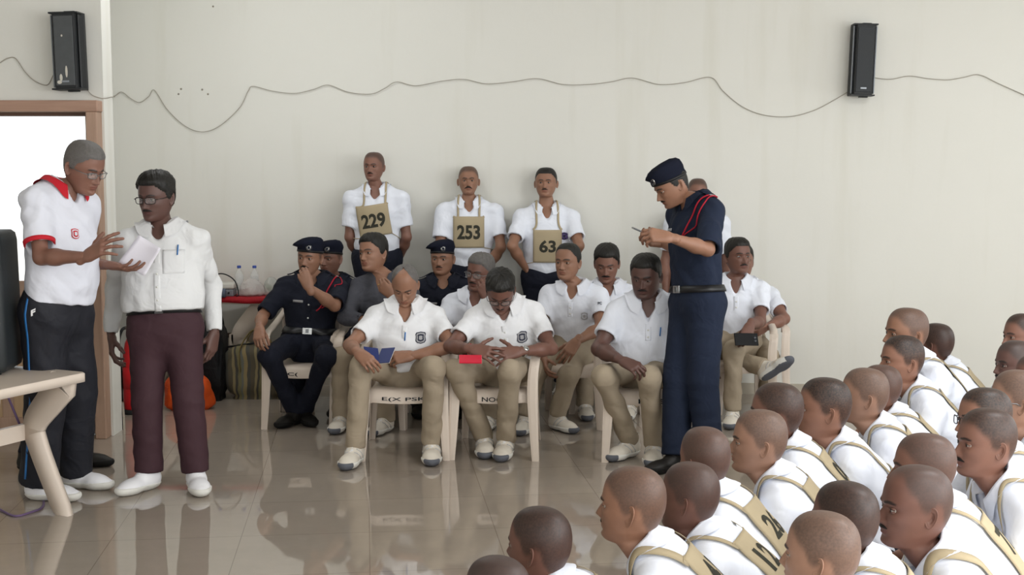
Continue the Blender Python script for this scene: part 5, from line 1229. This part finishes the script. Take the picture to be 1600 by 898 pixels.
# front row
who('H', 'balding person in a white polo reading a small blue book on a plastic chair', **sit(D=7.75, head=(633, 446), hyaw=-4, hpitch=-30, hs=1.0, tyaw=2, neck=(634, 478, .06), skin='mid', hp=dict(bald=1.0, open=.25, nose=1.05, wide=1.0), hair=(5, 'hair_grey', .6), shirt='cream_polo', belly=.05, cw=.165, ww=.155, vneck=.12,
    elR=(546, 539, -1), wrR=(560, 551, -1), elL=(708, 541, -1), wrL=(641, 556, -1), handR='hold', handL='hold', fdR=(.55, -.55, -.35), dnR=(-.4, -.5, .75), fdL=(-.9, -.1, -.1), dnL=(.1, -.75, .6), knR=(564, 573, -1), knL=(678, 575, -1), anR=(555, 700, 0, .088), anL=(674, 694, 0, .088), toeR=(-8, 0), toeL=(6, 0), ss=1.08,
    crests=[(-.095, .175, .062, ('crest_navy', 'crest_silver'))], pen=(.0, .17), so=.016))
who('I', 'person in a white polo and dark-framed glasses, head bowed and fingertips together', **sit(D=7.65, head=(782, 455), hyaw=-2, hpitch=-38, hs=1.06, side=5, tyaw=-2, neck=(787, 476, .10), slide=.05, skin='dark', hp=dict(open=.2), hair=(13, 'hair_black', 1.0), glasses=('frame_dark', 24, 15), mous=(24, 5, 7, 4), shirt='cream_polo', cw=.165, ww=.15, belly=.03, vneck=.08,
    elR=(703, 541, -1), wrR=(737, 545, -1), elL=(862, 545, -1), wrL=(812, 549, -1), handR='spread', handL='spread', fdR=(.82, -.30, -.15), dnR=(-.25, -.80, .55), fdL=(-.90, -.25, -.1), dnL=(.15, -.80, .55), knR=(713, 578, -1), knL=(797, 578, -1), anR=(757, 684, 0, .088), anL=(790, 688, 0, .088), toeR=(4, 0), toeL=(-6, 0), ss=1.08,
    crests=[(-.10, .175, .062, ('crest_navy', 'crest_silver'))], watch=(-1, 'silver'), thread=1, so=.016))
who('J', 'stout person in a white polo with clasped hands, half hidden by the standing officer', **sit(D=7.6, head=(1009, 432), hyaw=-20, hpitch=-12, hs=1.08, tyaw=-4, neck=(1012, 470, .05), slide=.08, skin='deep', hp=dict(open=.3, wide=1.06, jaw=1.08, beard=.3), hair=(8, 'hair_black', .9), mous=(28, 5, 8, 6), cw=.175, ww=.17, belly=.06, arm=1.15, vneck=.11,
    elR=(935, 545, -1), wrR=(972, 563, -1), elL=(1068, 545, 1), wrL=(1014, 568, -1), handR='hold', handL='hold', fdR=(.75, -.55, -.30), dnR=(-.35, -.35, .85), fdL=(-.75, -.55, -.25), dnL=(.35, -.45, .80), knR=(943, 588, -1), knL=(1014, 590, -1), anR=(985, 690, 0, .088), anL=(1022, 696, 0, .088), toeR=(-38, 0), toeL=(-8, 0), ss=1.08, pen=(-.07, .15), so=.016, slr=.068))
# second row
who('M', 'seated officer in navy uniform and beret with a hand over the mouth and crossed ankles', **dict(sit(), D=8.75, head=(484, 402), hyaw=-14, hpitch=-2, hs=1.03, hroll=4, tyaw=0, neck=(489, 434, .03), pelvis=(484, 533, .04), skin='mid', mous=(30, 6, 9, 8), beret=1, shirt='navy_cloth', buttons=[-.18, -.27], plk=.09, trouser='navy_cloth', shoes='black', uniform='lanyard', belt='leather_black', buckle=1, sleeve=.9, elR=(410, 494, -1), wrR=(405, 512, -1), elL=(523, 478, -1), wrL=(483, 449, -1), handR='hold', handL='grip', fdR=(.1, -.75, -.6), dnR=(-.3, -.5, .8), fdL=(-.40, .05, .9), dnL=(.2, -.95, -.1),
    knR=(420, 556, -1), knL=(510, 556, -1), anR=(462, 642, 0, .088), anL=(474, 640, 0, .088), toeR=(-25, 0), toeL=(30, 0), cw=.165, vneck=.05, sw=.19))
who('N', 'officer in beret and navy uniform mostly hidden behind the officer with crossed ankles', **dict(sit(), D=9.3, head=(516, 404), hyaw=-22, hs=1, tyaw=-5, skin='brown', beret=1, shirt='navy_cloth', buttons=[-.18, -.27], plk=.09, trouser='navy_cloth', shoes='black', uniform='plain', sleeve=.9, vneck=.05))
who('O', 'person in a dark grey open shirt looking left with a fist at the neck', **dict(sit(), D=8.75, head=(583, 396), hyaw=-34, hpitch=4, hroll=-6, hs=1.1, tyaw=-14, neck=(600, 432, .0), skin='mid', hp=dict(wide=.97), hair=(11, 'hair_black', 1.0), shirt='grey_cloth', buttons=None, trouser='khaki', sleeve=1.7, collar=False, vneck=.15, lean=15, elR=(541, 496, -1), wrR=(580, 503, -1), elL=(650, 500, -1), wrL=(614, 462, -1), handL='grip', fdL=(-.75, .05, .65), dnL=(-.1, -.95, -.2), ring=-1))
who('P', 'officer in navy beret sitting at the back, looking toward the left, below bib 253', **dict(sit(), D=9.3, head=(691, 404), hyaw=-12, hs=1.03, tyaw=0, neck=(693, 437, 0), skin='mid', hp=dict(wide=1.05, jaw=1.06), mous=(26, 4, 7, 6), beret=1, shirt='navy_cloth', buttons=[-.18, -.27], plk=.09, trouser='navy_cloth', shoes='black', uniform='plain', sleeve=.9, vneck=.05))
who('Q', 'grey-haired person in glasses resting a cheek on one hand', **dict(sit(), D=8.8, head=(750, 426), hyaw=-28, hpitch=-4, hroll=8, hs=1.08, tyaw=-8, neck=(745, 460, .04), skin='dark', hair=(10, 'hair_grey', 1.0), glasses=('frame_steel', 22, 14), mous=(28, 5, 8, 5), elL=(785, 505, -1), wrL=(762, 468, -1), handL='grip', fdL=(-.35, -.1, .9), dnL=(.1, -1, 0), elR=(683, 520, -1), wrR=(715, 540, -1), vneck=.10))
who('R', 'person in a white polo with pale chest crest, head turned left, hand on knee', **dict(sit(), D=8.72, head=(887, 410), hyaw=-26, hpitch=2, hs=1.06, tyaw=-14, neck=(897, 447, .03), skin='mid', hp=dict(bald=.25), hair=(5, 'hair_black', .7), elR=(842, 515, -1), wrR=(850, 560, -1), elL=(938, 512, -1), wrL=(901, 533, -1), handL='relax', fdL=(-.5, -.45, -.6), dnL=(.2, -.85, .5), knR=(838, 582, -1), knL=(888, 588, -1), anR=(822, 652, 0, .088), anL=(870, 650, 0, .088), toeR=(-12, 0), toeL=(38, 0), crests=[(-.095, .19, .05, ('crest_pale', 'crest_silver'))], sleeve_text=('PC', -1, .028), vneck=.11))
who('S', 'person with black hair and moustache looking down behind the other white polos', **dict(sit(), D=9.2, head=(948, 412), hyaw=-8, hpitch=-16, hs=1.12, tyaw=-4, neck=(950, 446, .03), skin='brown', hp=dict(open=.3), hair=(11, 'hair_black', 1.0), mous=(30, 6, 9, 7), vneck=.09))
who('K', 'moustached person in a white polo holding a black phone over the chair arm', **dict(sit(), D=8.9, head=(1153, 401), hyaw=16, hpitch=4, hs=1.06, tyaw=-6, neck=(1149, 438, .03), skin='dark', hair=(9, 'hair_black', .9), mous=(28, 6, 9, 8), elL=(1188, 502, -1), wrL=(1172, 508, -1), handL='hold', fdL=(-.35, -.60, -.7), dnL=(.25, -.75, .6), elR=(1108, 510, -1), knL=(1146, 548, -1), knR=(1098, 552, -1), vneck=.11))
who('L', 'person in white polo hidden behind the phone holder, one shoe crossed over the knee', **dict(sit(), D=9.2, head=(1160, 409), hyaw=0, hs=1, tyaw=8, neck=(1164, 443, .05), side=-6, skin='brown', hair=(8, 'hair_black', .9), elL=(1226, 498, -1), wrL=(1196, 512, -1), knR=(1120, 552, -1), anR=(1196, 574, -1), knL=(1200, 556, -1), toeR=(60, 35), rollR=-35, airR=1, sw=.20))
# standing at the left
who('A', 'older person in a white tee with red collar explaining something from a sheet of paper', D=6.5, head=(131, 262), hyaw=62, hpitch=-22, hs=1.10, tyaw=68, neck=(97, 297, 0), pelvis=(88, 478, 0), bs=1.05, skin='brown', hp=dict(nose=1.15, open=.45), hair=(4, 'hair_grey', .8), glasses=('frame_steel', 22, 13), shirt='white_tee', collarm='red_trim', trim='red_trim', sleeve=.78, slr=.070, hem=.035, vneck=.05, so=.026, ww=.155, belly=.06, cgap=34, elR=(64, 402, -1), wrR=(134, 401, -1), handR='spread', fdR=(.80, -.25, .45), dnR=(-.25, -.75, .55), elL=(122, 408, 1), wrL=(168, 414, -1), handL='palm_up', fdL=(.93, -.25, -.15), dnL=(-.1, -.25, -.95), stand=True,
    knR=(70, 612, -1), anR=(60, 754, 0, .088), knL=(112, 606, 1), anL=(116, 736, 0, .088), toeR=(80, 0), toeL=(76, 0), trouser='track_black', tr=(.108, .098, .098, .090), waist=.07, stripe='pen_blue', logo=(1,), shoes='sneaker', ss=1.12, crests=[(.06, .22, .045, ('red_trim', 'crest_pale'))])
who('B', 'standing person in a long-sleeved white shirt, maroon trousers and glasses', D=6.95, head=(244, 308), hyaw=-20, hpitch=-8, hs=1.10, tyaw=4, neck=(252, 358, .02), pelvis=(258, 508, 0), bs=1.06, skin='deep', hp=dict(wide=1.02, open=.6), hair=(13, 'hair_black', 1.1), glasses=('frame_dark', 25, 16), mous=(29, 5, 9, 6), shirt='white_shirt', sleeve=1.97, so=.020, slr=.068, hem=.104, vneck=.07, belly=.05, ww=.165, cw=.165, elR=(181, 448, 1), wrR=(173, 529, -1), elL=(330, 446, 1), wrL=(335, 519, -1), fdR=(.08, -.25, -1), dnR=(-.9, -.35, 0), fdL=(-.1, -.3, -1), dnL=(.85, -.45, 0), stand=True,
    knR=(231, 612, -1), knL=(293, 612, -1), anR=(233, 738, 0, .088), anL=(306, 738, 0, .088), toeR=(-28, 0), toeL=(24, 0), trouser='maroon', tfold=.003, tr=(.092, .080, .078, .070), waist=.103, belt='leather_black', shoes='sneaker', ss=1.08, pocket=(-.085, .34), pen=1, buttons=[.06, .13, .20, .27], watch=(-1, 'gold'), ring=1, cgap=20)
who('Z', 'person in dark trousers and black shoes hidden behind the person in the red-collared tee', D=7.55, head=(92, 328), hyaw=85, hs=.98, tyaw=85, skin='dark', hair=(9, 'hair_black', 1.0), shirt='navy_cloth', trouser='navy_cloth', shoes='black', stand=True, lean=2, knR=(60, 620, 1), anR=(44, 712, 0, .088), knL=(124, 618, 1), anL=(122, 704, 0, .088), toeR=(85, 0), toeL=(85, 0), sleeve=.7)
# standing officer
who('C', 'standing officer in navy uniform and beret looking down at a phone', D=7.35, head=(1049, 289), hyaw=-74, hpitch=-30, hs=1.03, tyaw=-66, neck=(1085, 314, 0), pelvis=(1090, 468, 0), bs=1.04, skin='mid', hp=dict(nose=1.15, open=.35), hair=(3, 'hair_black', .6), mous=(28, 5, 8, 6), beret=1, shirt='navy_drill', tfold=.0022, trouser='navy_drill', shoes='black', uniform='lanyard', belt='leather_black', buckle=1, sleeve=.97, slr=.066, so=.018, vneck=.05, hem=.086, elL=(1106, 390, -1), wrL=(1047, 371, -1), elR=(1072, 396, 1), wrR=(1034, 380, 1), handL='hold', handR='hold', fdL=(-.95, -.05, .15), dnL=(.1, -.75, .6), fdR=(-.85, -.35, .1), dnR=(-.2, .5, -.75), stand=True,
    knL=(1106, 590, -1), knR=(1072, 590, 1), anL=(1108, 716, 0, .088), anR=(1056, 712, 0, .088), toeL=(-60, 0), toeR=(-60, 0), tr=(.100, .086, .084, .078), waist=.085, ss=1.0)
# standing at the back wall with number bibs
BIBS = dict(stand=True, sleeve=.72, waist=.022, hem=.02, trouser='navy_cloth', so=.016, handR='relax', handL='relax', vneck=.10, lean=0, colmax=.078)
who('D', 'tall trainee with the tilted bib 229, leftmost of the three standing at the wall', D=9.68, head=(584, 261), hyaw=-14, hpitch=2, hs=.93, tyaw=-2, neck=(588, 297, 0), skin='brown', hp=dict(wide=1.07), mous=(28, 5, 8, 6), elR=(546, 374, -1), wrR=(562, 405, 1), elL=(636, 374, -1), wrL=(624, 404, 1), sw=.185, bib=dict(num='229', tilt=9, w=.245, h=.235, drop=.225, cx=.005), **BIBS)
who('E', 'shaven-headed trainee with a drooping moustache wearing bib 253 at the wall', D=9.72, head=(732, 283), hyaw=1, hpitch=3, hs=.93, tyaw=0, neck=(733, 317, 0), skin='mid', hp=dict(flare=40, jaw=.95, wide=1.07), mous=(32, 7, 11, 14), elR=(687, 388, -1), wrR=(712, 424, 1), elL=(783, 386, -1), wrL=(758, 424, 1), sw=.195, bib=dict(num='253', w=.235, h=.235, drop=.215), **BIBS)
who('F', 'trainee with neat black hair and bib 63, rightmost of the three at the wall', D=9.64, head=(853, 286), hyaw=-8, hpitch=3, hs=.95, tyaw=2, neck=(854, 326, 0), skin='mid', hp=dict(flare=38, wide=1.12), hair=(3, 'hair_black', .8), mous=(26, 5, 8, 5), elR=(800, 384, -1), wrR=(822, 420, 1), elL=(905, 384, -1), wrL=(884, 420, 1), sw=.185, bib=dict(num='63', w=.215, h=.245, drop=.275, th=.38), crests=[(-.125, .20, .05, ('crest_purple', 'crest_navy'))], **BIBS)
who('G', 'person at the wall hidden behind the standing officer, head top showing', D=9.48, head=(1090, 303), hyaw=-5, hs=.95, tyaw=0, skin='brown', hp=dict(), sleeve=.72, hem=-.02, trouser='navy_cloth', so=.016, stand=True, lean=0)
# ---------------------------------------------------------------- trainees on the floor
GT = 'trainees sitting on the floor'
def trainee(key, label, x, top, s, hyaw, tyaw=None, hs=1.0, hpitch=2, skin='brown', hp=None, lean=37, bib=None, **k):
    d = dict(D=FOC / s, head=(x, top + .120 * s * hs), hyaw=hyaw, hpitch=hpitch, hs=hs, fold=.003, tyaw=(hyaw if tyaw is None else tyaw) + 20, floor=True, colmax=.086, lean=lean, Lt=.57, skin=skin, hp=dict(hp or {}), shirt='white_polo', sleeve=.7, trouser='navy_cloth', hem=.0, so=.02, slr=.066, sw=.165, shoes='trainer', eyes=True, vox=.010, voxs=.0085, voxt=.012)
    d['bib'] = dict(num='', w=.2, h=.22, drop=.26, stx=.124); d['bib'].update(bib or {}); d.update(k)
    return who(key, label, group=GT, **d)
trainee('T1', 'floor trainee with a dark round cropped head, alone nearest the open floor', 842, 792, 520, -122, -118, skin='dark_crop', hs=1.0, bib=dict(bnum='7'))
trainee('T2', 'floor trainee whose head top just shows at the bottom edge of the view', 775, 869, 560, -125, -120, skin='deep')
trainee('T3', 'floor trainee with large ears turned left in profile, first of the near row', 988, 729, 498, -112, -122, skin='mid', hs=1.04, hp=dict(flare=34, ear=1.1), mous=(24, 4, 7, 4), bib=dict(bnum='41'), strapw=.016)
trainee('T4', 'floor trainee with the back panel numbered 12 on the shoulders', 1077, 722, 470, -122, -128, skin='dark', bib=dict(bnum='12', btilt=-2))
trainee('T5', 'floor trainee seen from behind with the back panel numbered 26', 1100, 667, 440, -148, -132, skin='brown', hs=1.0, bib=dict(bnum='26'))
trainee('T6', 'floor trainee in clean-shaven profile with the back panel numbered 66', 1186, 640, 416, -98, -126, skin='light', hs=1.03, bib=dict(bnum='66', bw=.21))
trainee('T7', 'floor trainee with dark cropped hair turned away, back panel numbered 00', 1213, 598, 388, -112, -124, skin='brown_crop', hs=1.06, bib=dict(bnum='00'))
trainee('T8', 'floor trainee with black hair and moustache in profile, thin bib strap on the back', 1287, 590, 370, -98, -118, skin='mid_crop', hs=1.12, mous=(24, 5, 8, 5), bib=dict(bdrop=.30))
trainee('T9', 'floor trainee with grey stubble and pink ear facing left, scribbles on the shirt', 1350, 575, 350, -104, -118, skin='light', hs=1.06, scrawl=('R.S', .0, .36, .12, .05, -20))
trainee('T10', 'floor trainee hidden behind the grey-stubbled one, only the back of the head showing', 1375, 570, 330, -112, -115, skin='brown', hs=.98)
trainee('T11', 'floor trainee with a sharp nose raised above the others, khaki panel on the back', 1409, 524, 315, -86, -112, skin='mid_crop', hs=1.07, bib=dict(bnum='8'))
trainee('T12', 'tallest floor trainee with a shiny shaved scalp in profile near the wall', 1416, 481, 305, -82, -105, skin='mid', hs=1.10, hp=dict(bald=.1), mous=(24, 5, 8, 5))
trainee('T13', 'floor trainee seen from behind next to the wall with a strap over the shoulder', 1462, 505, 280, -140, -125, skin='dark_crop', hs=1.0)
trainee('T14', 'floor trainee with dark hair nearest the wall at the right edge', 1597, 490, 290, -78, -95, skin='brown_crop', hs=1.05)
trainee('T15', 'floor trainee with a very dark bald head at the right edge', 1586, 532, 320, -80, -95, skin='deep', hs=1.0, mous=(24, 5, 8, 5))
trainee('T15b', 'floor trainee cut off by the right edge behind thin glasses', 1618, 553, 345, -85, -100, skin='dark', hs=1.0)
trainee('T16', 'floor trainee in thin steel glasses with a shaved head at the right edge', 1588, 578, 392, -108, -112, skin='light', hs=1.04, glasses=('frame_steel', 22, 13))
trainee('T17', 'floor trainee in dark glasses with cropped dark hair and moustache', 1537, 606, 420, -80, -105, skin='mid_crop', hs=1.0, glasses=('frame_dark', 24, 15), mous=(26, 5, 8, 5))
trainee('T18', 'floor trainee with a thick black moustache and cropped hair looking left', 1540, 638, 452, -84, -108, skin='brown_crop', hs=1.02, mous=(28, 7, 10, 7))
trainee('T19', 'floor trainee behind the bald one, handwriting on the back beside the khaki panel', 1443, 677, 478, -102, -126, skin='brown', hs=1.0, scrawl=('SUWARA', .02, .20, .14, .06, 25), bib=dict(bnum='77', bdrop=.17))
trainee('T20', 'floor trainee with a bald brown head and moustache in clear profile', 1430, 727, 522, -86, -112, skin='dark', hs=1.06, hp=dict(bald=.45, nose=1.05), mous=(25, 5, 8, 5), bib=dict(bnum='', bdrop=.36), strapw=.018)
trainee('T21', 'floor trainee with a very dark smooth head seen from behind', 1319, 752, 545, -135, -122, skin='dark_crop', hs=.98)
trainee('T22', 'nearest floor trainee, shaved head with a lit pink ear in the middle foreground', 1283, 799, 598, -120, -124, skin='light', hs=.98)
WORLD, ER, EN, EL, TUBE, EXPO = 2.0, [205, 180, 56, 20], [62, 58, 62, 70], [20, 1.5, 2, 85, 120, 25], 2.5, 0.10  # light strengths; the ceiling battens are added fill
# ---------------------------------------------------------------- chairs under the seated
def seatat(k, yaw, label, fw=.06, txt=None, off=(0, 0)):
    if k not in Q or 'PV' not in Q[k]: return
    p = Q[k]['PV'] + face_dir(yaw) * fw; chair(p + A(off[0], off[1], 0), yaw, label, txt)
seatat('H', 2, 'cream plastic armchair under the man with the blue book', .05, ('E(X PSK', .26, .0, .01))
seatat('I', -4, 'cream plastic armchair under the man with bowed head and glasses', .035, ('NOC', .12, -.01, .01), (-.075, 0))
seatat('J', -4, 'cream plastic armchair under the stout man with clasped hands', .03, ('HO-E', .15, .02, .03))
seatat('M', 0, 'cream plastic armchair under the officer with crossed ankles', .10, ('C(', .07, -.06, .02))
seatat('N', -5, 'cream plastic armchair under the officer hidden at the back left', .08)
seatat('O', -14, 'cream plastic armchair under the man in the grey shirt', .08)
seatat('P', 0, 'cream plastic armchair under the officer at the back below bib 253', .08)
seatat('Q', -8, 'cream plastic armchair under the man resting a cheek on a hand', .08)
seatat('R', -14, 'cream plastic armchair under the man with the pale chest crest', .08)
seatat('S', -4, 'cream plastic armchair under the man looking down at the back', .08)
seatat('K', -6, 'cream plastic armchair under the man holding the black phone', .08)
seatat('L', 8, 'cream plastic armchair under the man with the crossed shoe', .08)
chair_marks()
if not CH_USED:
    for c in list(CHAIR.children_recursive) + [CHAIR]: bpy.data.objects.remove(c)
# ---------------------------------------------------------------- held things
def slabobj(name, c, X, Y, Z, sz, m_, label, cat, bev=.003):
    o = link(name, MB().box((0, 0, 0), sz, np.stack([X, Y, Z])).mesh(name, m_, smooth=False), None, tuple(c)); tag(o, label, cat); bevel(o, bev); return o
def frame(Y, Z): Y = nrm(Y); Z = nrm(np.asarray(Z, float) - Y * (np.asarray(Z, float) @ Y)); return np.cross(Y, Z), Y, Z
if 'wr' in Q.get('C', {}):
    c = (Q['C']['wr'][-1] + Q['C']['wr'][1]) / 2 + A(-.125, -.02, .045); X, Y, Z = frame(A(-.8, -.1, .35), A(.35, 0, .9))
    o = slabobj('mobile_phone', c, X, Y, Z, (.072, .150, .009), mat('phone_grey', '4a4d52', .3, .5), 'phone in the hands of the standing officer', 'phone'); link('screen', MB().box(Z * .0052, (.066, .140, .001), np.stack([X, Y, Z])).mesh('screen', mat('screen_glass', '15181c', .08, .6), smooth=False), o)
if 'wr' in Q.get('K', {}):
    c = P(1166, 530, np.dot(Q['K']['wr'][-1] - CAM, CF) - .10); X, Y, Z = frame(A(1, .12, -.03), A(.05, -.85, .5))
    o = slabobj('mobile_phone', c, X, Y, Z, (.088, .160, .011), mat('phone_black', '0c0d10', .5, .25), 'black phone held over the chair arm', 'phone', .004); m = MB()
    for a in (-.010, .012): m.lathe([(.001, .003), (.008, .003), (.009, 0)], 14, Y * .058 + X * a + Z * .006, ax=np.stack([X, Y, Z]))
    link('camera_lens', m.mesh('camera_lens', mat('lens_grey', '3a3d42', .15, .6)), o)
if 'wr' in Q.get('H', {}):
    c = P(592, 556, 7.42); root = empty('diary', tuple(c)); tag(root, 'small dark blue book held open in the lap of the balding man', 'book'); bl = mat('cover_blue', '232f62', .5, .4); pg_ = mat('page_white', 'd9d4c8', .8)
    for s, yaw, tl in ((-1, 40, -14), (1, -28, 12)):
        X = nrm(A(math.cos(R(yaw)) * s, -math.sin(R(yaw)) * s * s * .6 if s > 0 else math.sin(R(yaw)) * -.6, math.sin(R(tl)) * s)); X = nrm(A(s * .9, -.35, .12 if s > 0 else .18)); Y = nrm(A(.0, .80, .55)); Y = nrm(Y - X * (Y @ X)); Z = np.cross(X, Y)
        link('cover', MB().box(X * .043, (.086, .120, .004), np.stack([X, Y, Z])).mesh('cover', bl, smooth=False), root)
        bk = 1 if (Z @ A(0, 1, 0)) > 0 else -1
        link('pages', MB().box(X * .043 + Z * bk * .006, (.080, .112, .008), np.stack([X, Y, Z])).mesh('pages', pg_, smooth=False), root)
if 'wr' in Q.get('I', {}):
    c = P(735, 561, 7.30); X, Y, Z = frame(A(1, .05, -.02), A(0, -.35, .95)); o = slabobj('diary', c, X, Y, Z, (.085, .13, .012), mat('cover_red_bright', 'c8203a', .45, .4), 'bright red diary lying on the thigh of the man with bowed head', 'diary'); link('pages', MB().box(Z * 0, (.082, .131, .007), np.stack([X, Y, Z])).mesh('pages', mat('page_white', 'd9d4c8', .8), smooth=False), o)
if 'wr' in Q.get('A', {}):
    w = Q['A']['wr'][-1]; d = np.dot(w - CAM, CF) - .03; pc = [P(217, 367, d + .05), P(251, 388, d - .02), P(226, 431, d - .02), P(184, 411, d + .04)]
    g0 = np.array([[pc[0] * (1 - a) * (1 - b) + pc[1] * a * (1 - b) + pc[2] * a * b + pc[3] * (1 - a) * b for a in np.linspace(0, 1, 9)] for b in np.linspace(0, 1, 9)]); n = nrm(np.cross(pc[1] - pc[0], pc[3] - pc[0]))
    g0 = g0 + n * (.012 * np.sin(np.linspace(0, math.pi, 9)))[None, :, None]; c = g0.mean((0, 1)); o = link('paper_sheet', MB().sheet(g0 - c, .0012).mesh('paper_sheet', mat('paper', 'eceaf4', .8, .2)), None, tuple(c)); tag(o, 'white sheet of paper in the hand of the man with red collar', 'paper')
# ---------------------------------------------------------------- light: daylight through the doorway, area lamps at the unseen windows, added ceiling fill
wo = bpy.data.worlds.new('daylight'); SC.world = wo; wo.use_nodes = True; bgn = wo.node_tree.nodes['Background']; bgn.inputs['Color'].default_value = (.93, .97, 1, 1); bgn.inputs['Strength'].default_value = WORLD
def area(name, loc, rot, sx, sy, e, col=(.975, .99, 1)):
    l = bpy.data.lights.new(name, 'AREA'); l.shape = 'RECTANGLE'; l.size = sx; l.size_y = sy; l.energy = e; l.color = col; o = bpy.data.objects.new(name, l); COL.objects.link(o); o.location = loc; o.rotation_euler = rot; return o
for (u0, u1), e in zip(WR, ER): area('window_daylight', (XR + .25, (u0 + u1) / 2, 1.95), (0, R(90), 0), 2.1, u1 - u0, e)
for (u0, u1), e in zip(WN, EN): area('window_daylight', ((u0 + u1) / 2, YN - .25, 2.0), (R(90), 0, 0), u1 - u0, 2.0, e)
tube_m = mat('fill_tube_white', 'ffffff', .5, emit=TUBE)  # glowing tubes of the added fill battens
for i, (x, y) in enumerate(((-1.7, 8.3), (1.2, 8.0), (3.9, 7.6), (3.2, 4.2), (3.2, .8), (-1.0, -1.5))):  # unseen battens, added and placed to brighten the wall and the trainees
    root = empty('ceiling_fill', (x, y, ZC)); tag(root, 'long white ceiling batten added as fill light', 'lamp', 'added ceiling battens'); m = MB(); m.box((0, 0, -.03), (1.25, .10, .06)); link('housing', m.mesh('housing', M_['plastic_white'], smooth=False), root); m = MB(); m.tube([A(-.6, 0, -.085), A(.6, 0, -.085)], .02, 10); link('tube', m.mesh('tube', tube_m), root)
    l = area('batten_fill', (x, y, ZC - .12), (0, 0, 0), 1.2, .12, EL[i])
cam = bpy.data.cameras.new('camera'); co = bpy.data.objects.new('camera', cam); COL.objects.link(co); co.location = CAM; co.rotation_euler = (math.pi / 2 - TH, 0, 0)
cam.sensor_width = 36; cam.lens = FOC / 1600 * 36; cam.clip_end = 200; SC.camera = co
SC.view_settings.view_transform = 'Standard'; SC.view_settings.look = 'None'; SC.view_settings.gamma = 1; SC.view_settings.use_curve_mapping = False; SC.view_settings.exposure = EXPO
SC.cycles.max_bounces = 8; SC.cycles.diffuse_bounces = 5; SC.cycles.glossy_bounces = 4; SC.cycles.transparent_max_bounces = 12; SC.cycles.caustics_reflective = False; SC.cycles.caustics_refractive = False; SC.cycles.sample_clamp_indirect = 6
SC.cycles.use_denoising = True
